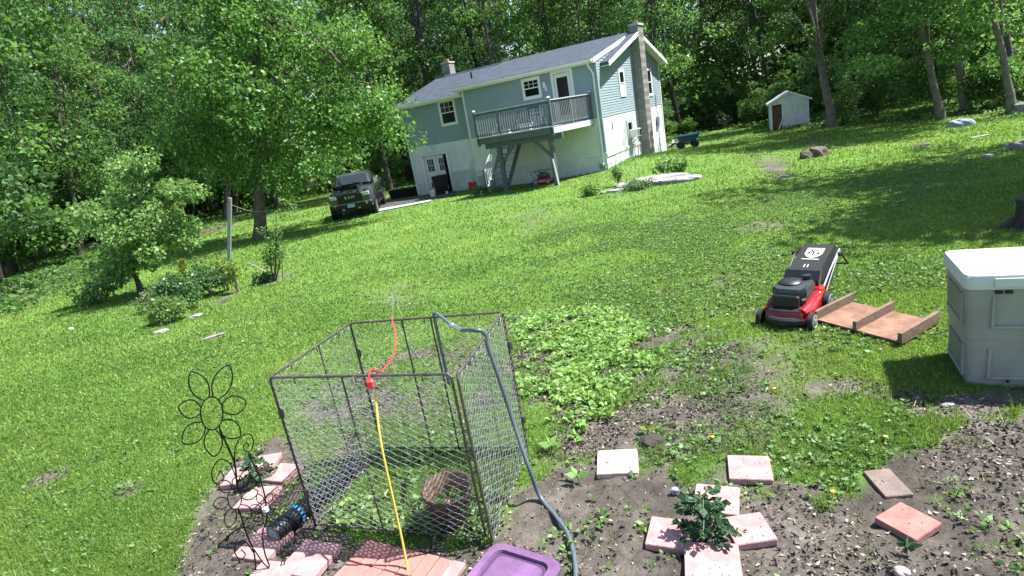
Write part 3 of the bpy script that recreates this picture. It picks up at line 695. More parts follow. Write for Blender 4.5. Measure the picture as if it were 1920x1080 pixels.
# ------------------------------------------------------------------ pickup truck, facing the camera
tp = gp(662, 412); tk = thing('pickup_truck', 'black pickup truck parked nose first beside the house', 'truck', (tp[0], tp[1]+.35, g1(tp[0], tp[1]+1.5)), math.radians(4))
def tk_ring(y, hw, zlo, zhi, top, cor=.12):   # cross-section, hw = half width at the waist, top = half width at zhi
    return [(-hw+.04, y, zlo), (hw-.04, y, zlo), (hw, y, zlo+.25), (hw, y, zhi-.22), (top, y, zhi-.05), (top-cor, y, zhi), (-top+cor, y, zhi), (-top, y, zhi-.05), (-hw, y, zhi-.22), (-hw, y, zlo+.25)]
mb = MB(); mb.loft([tk_ring(0, .90, .52, 1.17, .78), tk_ring(.10, .97, .48, 1.27, .86), tk_ring(.9, .99, .46, 1.33, .88), tk_ring(1.55, 1.0, .46, 1.36, .92), tk_ring(3.9, 1.0, .46, 1.36, .95), tk_ring(5.75, 1.0, .5, 1.36, .95), tk_ring(5.8, .97, .55, 1.3, .93)])
body = fixn(mb.build('body', 'carpaint', tk, True))
mb = MB(); mb.loft([tk_ring(.25, .40, 1.22, 1.36, .34, .1), tk_ring(.9, .46, 1.25, 1.42, .40, .1), tk_ring(1.4, .5, 1.25, 1.42, .44, .1)]); fixn(mb.build('hood_scoop', 'carpaint', tk, True))
mb = MB(); mb.loft([tk_ring(1.50, .90, 1.2, 1.40, .86), tk_ring(2.15, .84, 1.2, 1.90, .72), tk_ring(2.6, .84, 1.2, 1.95, .73), tk_ring(3.5, .84, 1.2, 1.93, .72), tk_ring(3.85, .88, 1.2, 1.42, .84)]); fixn(mb.build('cab', 'carpaint', tk, True))
mb = MB(); mb.add([(-.76, 1.555, 1.45), (.76, 1.555, 1.45), (.66, 2.09, 1.85), (-.66, 2.09, 1.85)], [(0, 1, 2, 3)]); mb.xf(Matrix.Translation((0, -.035, .02))); mb.build('windscreen', 'carglass', tk)
for s in (-1, 1):
    mb = MB(); mb.add([(s*.875, 1.95, 1.44), (s*.875, 3.6, 1.44), (s*.79, 3.4, 1.80), (s*.79, 2.25, 1.80)], [(0, 1, 2, 3) if s > 0 else (3, 2, 1, 0)]); mb.xf(Matrix.Translation((s*.012, 0, 0))); mb.build('side_window', 'carglass', tk)
    MB().box(min(s*.99, s*1.22), max(s*.99, s*1.22), 1.78, 1.9, 1.40, 1.64, .03).build('mirror', 'carchrome' if s > 0 else 'carblack', tk)
    h = MB().box(min(s*.58, s*.90), max(s*.58, s*.90), -.045, .06, .98, 1.14, .02).build('headlight', 'lamp_lens', tk); MB().lathe([(.06, 0), (.05, .01)], 12, (s*.70, -.05, 1.06), 'y').build('lens', 'carchrome', h)
    MB().lathe([(.07, 0), (.05, .02)], 12, (s*.72, -.1, .66), 'y').build('fog_lamp', 'lamp_lens', tk)
    MB().box(min(s*.30, s*.42), max(s*.30, s*.42), -.12, -.08, .46, .52).build('tow_hook', 'carchrome', tk)
    for yy in (.95, 4.65):
        wl = MB().lathe([(.16, -.13), (.30, -.14), (.385, -.10), (.395, 0), (.385, .10), (.30, .14), (.16, .13)], 22, (s*.86, yy, .395), 'x').build('wheel', 'rubber', tk, True)
        MB().lathe([(0, -.0), (.20, -.0), (.235, .03)], 14, (s*.985, yy, .395), 'x').build('rim', 'silver', wl)
        mb = MB(); mb.lathe([(.40, -.1), (.47, -.1), (.47, .02), (.40, .02)], 18, (s*.985, yy, .42), 'x'); mb.build('wheel_arch', 'carblack', tk, True)
    MB().box(min(s*.9, s*1.04), max(s*.9, s*1.04), 1.5, 3.9, .36, .42).build('running_board', 'carblack', tk)
    MB().bar((s*.72, 2.2, 1.97), (s*.72, 3.5, 1.97), .04).build('roof_rail', 'carchrome', tk)
gr = MB().box(-.56, .56, -.04, .05, .76, 1.15, .03).build('grille', 'carblack', tk)
for k in range(4): MB().box(-.52, .52, -.055, -.041, .80+k*.075, .825+k*.075).build('bar', 'dark', gr)
tcv = bpy.data.curves.new('lettering', 'FONT'); tcv.body = 'RAM'; tcv.size = .19; tcv.align_x = 'CENTER'; tcv.extrude = .008; tcv.materials.append(MATS['carchrome']); tcv.space_character = 1.35
_t = bpy.data.objects.new('tmp', tcv); COL.objects.link(_t); _me = bpy.data.meshes.new_from_object(_t.evaluated_get(bpy.context.evaluated_depsgraph_get())); bpy.data.objects.remove(_t); bpy.data.curves.remove(tcv)
if not _me.materials: _me.materials.append(MATS['carchrome'])
lo = link('lettering', _me, gr); lo.location = (0, -.062, .93); lo.rotation_euler = (math.pi/2, 0, 0)
MB().box(-.96, .96, -.10, .12, .50, .74, .05).build('bumper', 'carblack', tk); MB().box(-.9, .9, -.108, -.10, .735, .75).build('bumper_trim', 'carchrome', tk)
MB().box(-.16, .16, -.118, -.10, .55, .70).build('licence_plate', 'plate', tk); MB().box(-.8, .8, .1, 5.6, .38, .5).build('chassis', 'carblack', tk)
for s in (-.35, .35): MB().bar((s, 1.50, 1.46), (s-.32, 1.62, 1.56), .015).build('wiper', 'dark', tk)

# ------------------------------------------------------------------ small things round the house
def put(u, v): p = hloc(u, v); return (p[0], p[1], g1(p[0], p[1]))
t = thing('rubbish_bin', 'tall black rubbish bin standing in front of the basement door', 'bin', put(2.25, -.75), HY)
mb = MB(); mb.loft([[(sx*.23, sy*.24, 0) for sx, sy in ((-1, -1), (1, -1), (1, 1), (-1, 1))], [(sx*.30, sy*.33, .92) for sx, sy in ((-1, -1), (1, -1), (1, 1), (-1, 1))]]); mb.build('body', 'plastic_black', t); MB().box(-.32, .32, -.36, .36, .93, 1.0, .03).build('lid', 'plastic_black', t)
for s in (-.25, .25): MB().lathe([(.1, -.03), (.1, .03)], 14, (s, .3, .1), 'x').build('wheel', 'rubber', t)
t = thing('bucket', 'white plastic bucket on the edge of the driveway', 'bucket', put(2.35, -1.75))
MB().lathe([(.12, 0), (.155, .36), (.165, .36), (.165, .33)], 18, top=False).build('body', 'bucket_white', t, True); MB().tube([(-.16, 0, .33), (-.1, -.14, .22), (0, -.17, .18), (.1, -.14, .22), (.16, 0, .33)], .006, 5).build('handle', 'galv', t)
t = thing('small_pot', 'tiny pale pot next to the black rubbish bin', 'pot', put(2.95, -1.3)); MB().lathe([(.05, 0), (.075, .16), (.08, .16), (.08, .14), (.06, .13)], 12).build('body', 'trim', t, True)
t = thing('snow_shovel', 'red bladed snow shovel leaning on the white basement wall', 'shovel', put(4.0, -.35), HY)
MB().tube([(0, -.02, .3), (0, .16, 1.35)], .017, 7).build('shaft', 'galv', t); MB().add([(-.26, -.1, .02), (.26, -.1, .02), (.27, -.02, .2), (.26, .0, .4), (-.26, .0, .4), (-.27, -.02, .2)], [(0, 1, 2, 5), (5, 2, 3, 4)]).build('blade', 'shovelred', t); MB().box(-.09, .09, .14, .19, 1.33, 1.40, .01).build('grip', 'trim', t)
t = thing('meter_cabinet', 'grey utility box beside the foot of the deck stairs', 'box', put(5.55, -1.35), HY); MB().box(-.3, .3, -.25, .25, -.1, .75, .02).build('body', 'greyplastic', t); MB().box(-.31, .31, -.26, .26, .751, .79).build('lid', 'found', t)
t = thing('feed_trough', 'long black tub lying beside the left corner of the house', 'tub', put(-1.15, .1), HY+.3); MB().loft([[(sx*.75, sy*.3, 0) for sx, sy in ((-1, -1), (1, -1), (1, 1), (-1, 1))], [(sx*.8, sy*.38, .48) for sx, sy in ((-1, -1), (1, -1), (1, 1), (-1, 1))]]).build('body', 'plastic_black', t); MB().box(-.84, .84, -.42, .42, .48, .53, .02).build('rim', 'plastic_black', t)

def mower(root, full):
    """a push mower; x forward"""
    R0 = root
    deckp = [(-.33, -.2), (-.30, -.25), (.20, -.27), (.36, -.2), (.40, 0), (.36, .2), (.20, .27), (-.30, .25), (-.33, .2)]
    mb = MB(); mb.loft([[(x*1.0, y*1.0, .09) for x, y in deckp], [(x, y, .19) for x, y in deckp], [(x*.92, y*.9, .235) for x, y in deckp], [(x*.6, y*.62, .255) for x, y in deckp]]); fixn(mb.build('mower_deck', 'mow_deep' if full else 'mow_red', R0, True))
    for sx, rr in ((.29, .105), (-.32, .135)):
        for s in (-1, 1):
            wh = MB().lathe([(.05, -.025), (rr*.8, -.03), (rr, -.022), (rr, .022), (rr*.8, .03), (.05, .025)], 20, (sx, s*.285, rr), 'y').build('wheel', 'rubber', R0, True)
            mb = MB(); mb.lathe([(0, 0), (.028, 0), (.028, .012), (0, .014)], 10, (sx, s*.285+s*.028 if s > 0 else s*.285-.04, rr), 'y')
            for q in range(6):
                a = q*math.pi/3; mb.bar((sx+.02*math.cos(a), s*.318, rr+.02*math.sin(a)), (sx+rr*.72*math.cos(a), s*.318, rr+rr*.72*math.sin(a)), .022, .012, (0, 1, 0))
            mb.tube(circle(sx, rr, rr*.74, 18, s*.316), .009, 5, True); mb.build('rim', 'silver', wh)
    if full:
        MB().tube([(.33, -.20, .13), (.40, -.12, .14), (.425, 0, .14), (.40, .12, .14), (.33, .20, .13)], .03, 6).build('bumper', 'mow_engine', R0, True)
        MB().loft([[(.33, -.22, .06), (.42, 0, .06), (.33, .22, .06), (.3, 0, .06)], [(.35, -.2, .15), (.41, 0, .15), (.35, .2, .15), (.3, 0, .2)]]).build('front_skirt', 'mow_black', R0)
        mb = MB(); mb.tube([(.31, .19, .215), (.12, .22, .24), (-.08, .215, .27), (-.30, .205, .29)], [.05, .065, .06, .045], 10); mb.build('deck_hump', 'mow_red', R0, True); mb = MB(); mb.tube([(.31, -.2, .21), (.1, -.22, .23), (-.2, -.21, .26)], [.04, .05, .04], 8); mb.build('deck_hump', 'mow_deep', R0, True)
        MB().loft([[(x*.93, y*.91, .2365) for x, y in deckp], [(x*.6, y*.62, .2585) for x, y in deckp]]).build('deck_plate', 'mow_black', R0); MB().box(-.34, -.20, .13, .25, .25, .36, .02).build('red_cover', 'mow_red', R0); MB().box(-.2, -.13, .2, .25, .29, .32, .01).build('decal', 'print_white', R0)
    e = MB(); e.box(-.20, .20, -.19, .19, .25, .36, .03); e.build('engine_block', 'mow_black', R0)
    e = MB(); oct_ = [(-.23, -.13), (-.16, -.19), (.14, -.19), (.21, -.12), (.21, .12), (.14, .19), (-.16, .19), (-.23, .13)]
    e.loft([[(x, y, .36) for x, y in oct_], [(x*1.02, y*1.02, .43) for x, y in oct_], [(x*.95, y*.95, .47) for x, y in oct_], [(x*.7, y*.7, .485) for x, y in oct_]]); en = fixn(e.build('engine_cover', 'mow_engine', R0, True))
    MB().lathe([(.13, .475), (.13, .50), (.11, .52), (.05, .53), (0, .53)], 20, (.0, -.03, 0)).build('starter_cap', 'mow_black', en, True)
    MB().lathe([(.035, .47), (.035, .5), (.05, .505), (.05, .54), (0, .545)], 14, (-.17, .1, 0)).build('fuel_cap', 'mow_black', en, True)
    mb = MB(); mb.box(.2, .27, -.16, .14, .24, .40, .015); mb.build('muffler_guard', 'mow_black', R0)
    for q in range(3): MB().bar((.215, .06+.03*q, .44), (.05+.04*q, .17, .475), .012).build('fin', 'dark', en)
    if full:
        # grass bag, leaning back and up
        prof = [(-.30, .18), (-.30, .44), (-.38, .53), (-1.02, .70), (-1.08, .64), (-.98, .32), (-.85, .20)]
        mb = MB(); mb.prism([(x, z) for x, z in prof], -.18, .18, 'y'); bag = fixn(mb.build('grass_bag', 'bagcloth', R0))
        MB().prism([(-.27, .16), (-.27, .43), (-.35, .54), (-.41, .55), (-.36, .44), (-.36, .18)], -.2, .2, 'y').build('bag_frame', 'mow_black', R0)
        n = Vector((-.17, 0, .64)).normalized()*-1; n = Vector((.17*-1, 0, .64)).normalized(); sl_ = Vector((-.64, 0, .17)).normalized(); n = Vector((.17, 0, .64)).normalized(); c = Vector((-.80, 0, .6416))+n*.004
        def P2(a, b, h=0): return tuple(c+sl_*b+Vector((0, 1, 0))*a+n*h)
        # white shield with a dark twin-stroke mark, the print on the bag
        sh = [(-.10, .11), (.10, .11), (.10, -.04), (.06, -.11), (0, -.135), (-.06, -.11), (-.10, -.04)]
        mb = MB(); mb.add([P2(a, b, .002) for a, b in sh]+[P2(a, b, -.004) for a, b in sh], [tuple(range(7))]+[(i, (i+1) % 7, 7+(i+1) % 7, 7+i) for i in range(7)]); fixn(mb.build('printed_shield', 'print_white', bag))
        mb = MB()
        for a0, b0, a1, b1 in ((0, .0, -.055, .075), (0, .0, .055, .075), (0, .0, 0, -.085), (-.06, -.06, -.06, .0), (.06, -.06, .06, .0), (-.06, .0, -.03, -.03), (.06, .0, .03, -.03)):
            mb.bar(P2(a0, b0, .005), P2(a1, b1, .005), .02, .003, tuple(n))
        mb.build('printed_mark', 'bagcloth', bag)
        mb = MB(); mb.bar(P2(-.10, -.17, .001), P2(.10, -.17, .001), .012, .003, tuple(n))
        for a in (-.02, .02): mb.bar(P2(a, -.30, .001), P2(a, -.37, .001), .009, .003, tuple(n))
        mb.build('printed_stripe', 'print_white', bag)
        MB().tube([(-.30, .23, .30), (-.55, .245, .48), (-.95, .25, .66)], .011, 6).build('cable', 'galv', R0)
        for s in (-.255, .255): MB().tube([(-.36, s, .26), (-.86, s, .60)], .013, 8).build('lower_handle', 'mow_black', R0)
        MB().tube([(-.86, -.255, .60), (-.94, -.26, .62), (-1.30, -.255, .34), (-1.32, 0, .32), (-1.30, .255, .34), (-.94, .26, .62), (-.86, .255, .60)], .013, 8).build('folded_handle', 'mow_black', R0)
        for s in (-.27, .27): MB().lathe([(.028, -.02), (.028, .02)], 10, (-.87, s, .61), 'y').build('knob', 'mow_black', R0)
        MB().box(-.36, -.28, -.2, .2, .12, .34, .01).build('rear_panel', 'mow_black', R0)
    else:
        for s in (-.24, .24): MB().tube([(-.3, s, .22), (-.55, s, .62), (-.35, s, .62), (.3, s, .60)], .012, 6).build('handle', 'mow_black', R0)
        MB().tube([(.3, -.24, .60), (.3, .24, .60)], .012, 6).build('handle_bar', 'mow_black', R0)
a, b = gp(1437, 610), gp(1502, 618); fr = (a+b)/2; back = gp(1541, 578)
ax = np.array([b[0]-a[0], b[1]-a[1]]); ax /= np.linalg.norm(ax); head = np.array([ax[1], -ax[0]])   # forward
hd = math.atan2(-.70, -.71)
mw = thing('lawn_mower', 'red and black push lawn mower with rear grass bag on the lawn', 'lawn mower', (fr[0]+.29*.71+.02, fr[1]+.29*.70, g1(fr[0], fr[1])+.0), hd)
mw.scale = (.92, .92, .84)
mower(mw, True)
t = thing('lawn_mower', 'old red lawn mower parked in the shade under the deck', 'lawn mower', put(9.15, -2.1), HY+.15); mower(t, False)

# ------------------------------------------------------------------ shed
sp = gp(1484, 240); yaw_s = math.radians(-24)
sh = thing('garden_shed', 'small weathered white shed with its brown door standing open', 'shed', (sp[0], sp[1]+.2, sp[2]), yaw_s)
SW, SD, SHH, SR = 1.05, 2.2, 1.52, 2.02
for i in range(11):     # vertical boards of the front
    x0 = -.40+i*(SW+.40)/11
    MB().box(x0+.006, x0+(SW+.40)/11-.006, -.02, .02, .02, SHH-.0).build('board', 'shedwhite', sh)
MB().box(-SW, -SW+.14, -.02, .02, 0, SHH).build('board', 'shedwhite', sh); MB().box(-SW+.14, -.40, -.019, .019, SHH-.08, SHH).build('lintel', 'shedwhite', sh)
mb = MB(); mb.prism([(-SW, SHH), (SW, SHH), (0, SR)], -.02, .02, 'y'); mb.build('gable', 'shedwhite', sh)
for s in (-1, 1):
    MB().box(min(s*SW, s*(SW-.04)), max(s*SW, s*(SW-.04)), .02, SD, 0, SHH).build('wall', 'shedwhite', sh)
    mb = MB(); mb.prism([(s*(SW+.14), SHH-.06), (0, SR+.02), (0, SR+.09), (s*(SW+.14), SHH+.01)], -.16, SD+.1, 'y'); fixn(mb.build('roof', 'shedroof', sh))
    mb = MB(); mb.prism([(s*(SW+.15), SHH-.09), (0, SR-.02), (0, SR+.10), (s*(SW+.15), SHH+.02)], -.19, -.161, 'y'); fixn(mb.build('rake_board', 'shedwhite', sh))
MB().box(-SW+.04, SW-.04, SD-.04, SD, 0, SR-.45).build('wall', 'shedwhite', sh); MB().box(-SW, SW, .03, SD, -.1, .03).build('floor', 'oldwood', sh)
d = MB().box(-.9, -.42, .35, .39, .05, SHH-.06).build('door', 'sheddoor', sh); MB().box(-.6, -.5, .33, .35, .7, .8).build('handle', 'dark', d)
MB().bar((-.62, -.3, .0), (-.36, -.04, .55), .05).build('prop_board', 'shedwhite', sh)

# blue dump cart
cp = gp(1290, 277); t = thing('dump_cart', 'blue tub garden cart on black wheels near the corner of the house', 'cart', (cp[0], cp[1], cp[2]), math.radians(-10)); t.scale = (.86,)*3
fixn(MB().loft([[(sx*.48, sy*.3, .42) for sx, sy in ((-1, -1), (1, -1), (1, 1), (-1, 1))], [(sx*.74, sy*.42, .84) for sx, sy in ((-1, -1), (1, -1), (1, 1), (-1, 1))], [(sx*.79, sy*.47, .84) for sx, sy in ((-1, -1), (1, -1), (1, 1), (-1, 1))], [(sx*.79, sy*.47, .80) for sx, sy in ((-1, -1), (1, -1), (1, 1), (-1, 1))]]).build('tub', 'cartblue', t))
for sx in (-.45, .45):
    for s in (-.36, .36): MB().lathe([(.06, -.05), (.2, -.05), (.22, 0), (.2, .05), (.06, .05)], 16, (sx, s, .21), 'y').build('wheel', 'rubber', t, True)
    MB().bar((sx, -.36, .21), (sx, .36, .21), .03).build('axle', 'dark', t)
MB().bar((-.45, 0, .3), (.45, 0, .3), .08).build('frame', 'dark', t); MB().tube([(-.5, 0, .3), (-1.2, -.2, .5)], .02, 6).build('handle', 'dark', t)

# ------------------------------------------------------------------ storage bin on the right
BC = gp(1812, 722); bdir = math.atan2(-.45, .89)
bn = thing('deck_storage_box', 'tall pale grey plastic storage box with a white lid on the grass', 'storage box', (BC[0], BC[1], g1(BC[0], BC[1])), bdir)
BW, BD = 1.15, .62
def rr(x0, x1, y0, y1, z, r=.05):
    out = []
    for cx, cy, a0 in ((x1-r, y0+r, -90), (x1-r, y1-r, 0), (x0+r, y1-r, 90), (x0+r, y0+r, 180)):
        for k in range(5): a = math.radians(a0+k*22.5); out.append((cx+r*math.cos(a), cy+r*math.sin(a), z))
    return out
fixn(MB().loft([rr(.0, BW, 0, BD, -.02), rr(-.012, BW+.012, -.012, BD+.012, .40)], True).build('lower_body', 'binface', bn, True))
fixn(MB().loft([rr(-.02, BW+.02, -.02, BD+.02, .402), rr(-.035, BW+.035, -.035, BD+.035, .83)], True).build('upper_body', 'binface', bn, True))
fixn(MB().loft([rr(-.05, BW+.05, -.05, BD+.05, .815, .06), rr(-.06, BW+.06, -.06, BD+.06, .905, .07), rr(-.05, BW+.05, -.05, BD+.05, .925, .07), rr(-.02, BW+.02, -.02, BD+.02, .935, .07), rr(.2, BW-.2, .15, BD-.15, .95, .07)]).build('lid', 'binlid', bn, True))
for z0, z1, yo, f in ((.52, .76, -.034, .0), (.09, .33, -.014, 0)):           # raised frames round the sunk panels
    for x0 in (.14, .66):
        for (xa, xb, za, zb) in ((x0, x0+.42, z0-.022, z0), (x0-.022, x0, z0-.022, z1)):
            MB().box(xa, xb, yo-.012, yo+.02, za, zb, .004).build('panel_ridge', 'binface', bn)
    for (ya, yb, za, zb) in ((.08, .52, z0-.03, z0), (.05, .08, z0-.03, z1)):
        MB().box(yo-.012, yo+.02, ya, yb, za, zb, .004).build('panel_ridge', 'binface', bn)
    MB().box(yo-.006, yo+.02, .09, .51, z0+.01, z1-.02).build('side_panel', 'bin_green', bn)
for x0 in (.13, .19, .45, .51, .77, .83): MB().box(x0, x0+.042, -.062, -.034, .783, .802).build('hinge_slot', 'plastic_black', bn)
for x0 in (.12, .44, .76): MB().box(x0, x0+.20, -.068, -.055, .835, .905, .004).build('lid_tab', 'binlid', bn)
mb = MB(); mb.lathe([(0, -.0), (.03, -.01), (.03, .012), (0, .014)], 10, (.375, -.03, .425), 'y'); mb.bar((.36, -.05, .45), (.40, -.05, .40), .018); mb.build('latch', 'plastic_black', bn)
MB().lathe([(0, 0), (.012, 0), (.012, .006)], 8, (.25, -.02, .05), 'y').build('screw', 'dark', bn)

# ------------------------------------------------------------------ plywood ramp
a0, a1, b0, b1 = gp(1530, 606), gp(1598, 572), gp(1688, 650), gp(1752, 612)
rp = thing('plywood_ramp', 'weathered plywood panel with three cross boards lying on the grass', 'ramp', (a0[0], a0[1], g1(a0[0], a0[1])+.03), 0)
e1 = (b0-a0)[:2]; e2 = ((a1-a0)[:2]+(b1-b0)[:2])/2
def rpP(s, t, z): return (e1[0]*s+e2[0]*t, e1[1]*s+e2[1]*t, z)
mb = MB(); mb.add([rpP(s, t, z) for z in (.0, .018) for s, t in ((-.02, .0), (1.02, .0), (1.02, 1.), (-.02, 1.))], [(0, 3, 2, 1), (4, 5, 6, 7), (0, 1, 5, 4), (1, 2, 6, 5), (2, 3, 7, 6), (3, 0, 4, 7)]); fixn(mb.build('plywood_sheet', 'ply', rp))
for s in (0., .5, 1.): fixn(MB().bar(rpP(s, -.02, .064), rpP(s, 1.06, .064), .038, .09).build('cross_board', 'oldwood', rp))

# ------------------------------------------------------------------ pavers and patio bricks
def paver(cx, cy, ex, ey, label, mt='paver', size=.305, th=.048, tilt=0., dz=0., yk=1.):
    """centre and a second point along the lower edge, both as sighted"""
    c = gp(cx, cy, th); q = gp(cx+ex, cy+ey, th); a = math.atan2(q[1]-c[1], q[0]-c[0])
    o = MB().box(-size/2, size/2, -size*yk/2, size*yk/2, -th, 0, .006).build('paver', mt)
    o.location = (c[0], c[1], g1(c[0], c[1])+th+dz-.010); o.rotation_euler = (tilt, 0, a); tag(o, label, 'paver', 'pink concrete pavers in the garden'); return o
paver(1157, 862, 40, -2, 'dirt speckled pink square paver beside the weed patch', 'paver_dirty')
paver(1405, 873, 40, 1, 'clean pale pink square paver at the edge of the lawn', size=.28)
paver(1664, 901, 24, 26, 'worn brown slab half sunk in soil, right of the tomato plant', 'paver_old', .27, .03, yk=.62)
paver(1702, 972, 38, -24, 'rotated red pink paver below the worn brown slab', 'paver_red', .235)
paver(1343, 932, 40, 4, 'pink paver behind the tomato plant in the middle bed', size=.28)
paver(1254, 995, 40, 5, 'pink paver to the left of the middle tomato plant', size=.255)
paver(1403, 987, 40, -6, 'pink paver to the right of the middle tomato plant', size=.245)
paver(1335, 1050, 40, 2, 'pink paver in front of the middle tomato plant')
paver(447, 889, 24, -3, 'pink paver to the left of the small tomato plant by the pen', size=.26)
paver(529, 883, 24, 2, 'pink paver between the small tomato plant and the pen', size=.25)
paver(497, 862, 24, -4, 'pink paver behind the small tomato plant', size=.22)
paver(482, 929, 24, -1, 'pink paver in front of the small tomato plant', size=.28)
paver(492, 1016, 24, 3, 'pink paver under the mouth of the black drain pipe', size=.30)
paver(579, 1043, 26, 4, 'pink paver between the drain pipe and the brick patio', size=.31)
paver(500, 1082, 24, 2, 'pink paver cut by the bottom of the picture below the iron flower', size=.30)
pr = rng(8)
p0, p1 = gp(692, 1020), gp(636, 1080); pdv = (p1-p0)[:2]; pa = math.atan2(pdv[1], pdv[0])
pat = struct(MB().box(-.03, .62, -.04, .80, -.06, .012).build('patio', 'soilclod')); pat.location = (p0[0], p0[1], g1(*p0[:2])); pat.rotation_euler = (0, 0, pa)
bm_ = MB().box(-.098, .098, -.047, .047, -.03, .022, .006).mesh('brick', 'brick'); bm2 = MB().box(-.098, .098, -.047, .047, -.03, .022, .006).mesh('brick', 'paver')
for i in range(3):
    for j in range(8):
        o = link('brick', bm_ if pr.random() < .75 else bm2, pat); o.location = (.10+i*.204+pr.normal()*.002, .05+j*.1, .02+pr.normal()*.002); o.rotation_euler = (pr.normal()*.01, pr.normal()*.01, pr.normal()*.015)

# ------------------------------------------------------------------ purple tote
q0, q1, q2 = gp(928, 1012, .26), gp(1056, 1050, .26), gp(858, 1082, .26)
tv = (q1-q0)[:2]; ta = math.atan2(tv[1], tv[0]); tw = float(np.linalg.norm(tv)); td = .62
tt = thing('storage_tote', 'purple plastic tote with a recessed lid at the bottom edge', 'tote', (q0[0], q0[1], g1(q0[0], q0[1])), ta)
fixn(MB().loft([rr(.07, tw-.05, -td+.06, -.06, 0, .06), rr(.03, tw-.02, -td+.03, -.03, .22, .06)]).build('tub', 'lid_purple', tt, True))
R_ = lambda i, z, r_=.07: rr(i, tw-i, -td+i, -i, z, r_)
fixn(MB().loft([R_(0, .20), R_(-.006, .24), R_(.004, .258), R_(.05, .258, .05), R_(.055, .236, .05), R_(.075, .236, .045), R_(.085, .252, .04), R_(.10, .253, .04)]).build('lid', 'lid_purple', tt, False))
V = R_(.054, .2375, .05); V2 = R_(.076, .2375, .045); n = len(V); o = MB().add(V+V2, [(i, (i+1) % n, n+(i+1) % n, n+i) for i in range(n)]).build('lid_channel', 'lid_groove', tt)

# ------------------------------------------------------------------ chain link pen
PH = 1.22
PA, PB, PC, PD, PE = [gp(*p, PH) for p in ((505, 708), (656, 606), (942, 585), (845, 701), (857, 704))]
for q in (PA, PB, PC, PD, PE): q[2] = 0
pen = thing('chain_link_pen', 'low four sided chain link pen standing in the vegetable bed', 'pen', (PA[0], PA[1], g1(PA[0], PA[1])), 0)
O_ = np.array([PA[0], PA[1], 0])
def panel(a, b, mids, rust=False, sag=0.):
    a = Vector(a-O_); b = Vector(b-O_); L = (b-a).length; d = (b-a)/L; up = Vector((0, 0, 1)); nrm = d.cross(up)
    P = lambda s, z, o=0.: a+d*s+up*z+nrm*o
    tb = MB().tube([P(0, .01), P(0, PH-.02), P(.02, PH), P(L-.02, PH), P(L, PH-.02), P(L, .01)], .0095, 8); fr_ = tb.build('frame', 'pentube_rust' if rust else 'pentube', pen, True)
    MB().tube([P(0, .03), P(L, .03)], .008, 6).build('bottom_tube', 'pentube', pen, True)
    for m_ in mids: MB().tube([P(L*m_, .02, .006), P(L*m_, PH, .006)], .007, 6).build('upright', 'pentube', pen, True)
    # woven wire: neighbouring zigzags hook into each other
    n = int(round(L/.051)); step = L/n; rows_ = int((PH-.03)/.026); w_ = .0030
    V = []; F = []; jr = random.Random(int(L*1000))
    for i in range(n):
        pts = []
        for j in range(rows_+1):
            z = .02+j*(PH-.03)/rows_; s = (i+.5)*step+(step*.53 if (i+j) % 2 == 0 else -step*.53)
            s = min(max(s+jr.gauss(0, .0022), 0), L); pts.append(P(s, z+jr.gauss(0, .0012), (.004 if j % 2 == 0 else -.004)+sag*math.sin(math.pi*s/L)*math.sin(math.pi*z/PH)))
        k0 = len(V)
        for q in pts: V += [q+d*w_, q+nrm*w_*1.2, q-d*w_, q-nrm*w_*1.2]
        for j in range(rows_):
            b0 = k0+4*j
            for k in range(4): F.append((b0+k, b0+(k+1) % 4, b0+4+(k+1) % 4, b0+4+k))
    stuff(link('wire_mesh', npmesh('wire_mesh', [tuple(v) for v in V], F, 'galv'), pen))
    for s in (.2, L*.5, L-.2): MB().tube([P(s-.012, PH+.0, .014), P(s+.012, PH, .014), P(s+.012, PH-.04, .014)], .005, 5).build('clamp', 'pentube', pen)
panel(PA, PB, (.55,), sag=.02); panel(PB, PC, (.36, .55), sag=-.015); panel(PA, PD, (.43,), sag=.018); panel(PE, PC, (), sag=-.025)
for q in (PA, PB, PC):
    for z in (.3, .95): MB().lathe([(.02, -.03), (.02, .03)], 8, (q[0]-O_[0]+.012, q[1]-O_[1]-.014, z)).build('hinge_clip', 'pentube', pen)
MB().lathe([(.0, 0), (.02, .005), (.02, .02), (0, .025)], 8, tuple((PA+(PD-PA)*.43-O_)+np.array([0, -.02, .80])), 'y').build('latch', 'pentube', pen)

gA = g1(PA[0], PA[1])
# extension cord
def rail(t, a, b, z=PH+.012): q = a+(b-a)*t; return (q[0], q[1], z+gA)
tF = .585; cordF = rail(tF, PA, PD); cordB = rail(.295, PB, PC)
cd_ = thing('extension_cord', 'yellow extension cord with red plug hung over the pen rails', 'cord', cordF)
cf = np.array(cordF); cb_ = np.array(cordB)
def cr(pts, n=8):
    P = [np.array(p, float) for p in pts]; P = [2*P[0]-P[1]]+P+[2*P[-1]-P[-2]]; out = []
    for i in range(1, len(P)-2):
        for k in range(n):
            t = k/n; out.append(.5*((2*P[i])+(-P[i-1]+P[i+1])*t+(2*P[i-1]-5*P[i]+4*P[i+1]-P[i+2])*t*t+(-P[i-1]+3*P[i]-3*P[i+1]+P[i+2])*t**3))
    out.append(P[-2]); return out
g_end = gp(766, 1080, .01)
off = np.array([.0, -.03, -.0])
ye = [cf+off+[.005, 0, -.10], cf+off+[.01, -.01, -.16], cf*.6+g_end*.4+np.array([.0, -.03, .06]), g_end+[0, .01, .02], g_end+[.02, -.35, .0]]
MB().tube([p-cf for p in cr(ye, 10)], .0075, 7).build('yellow_cable', 'cord_yellow', cd_, True)
MB().box(-.022, .022, -.052, -.016, -.085, -.028, .008).build('plug', 'plug_red', cd_); MB().tube([(0, -.034, -.085), (.004, -.034, -.12)], [.013, .008], 8).build('socket', 'cord_grey', cd_, True)
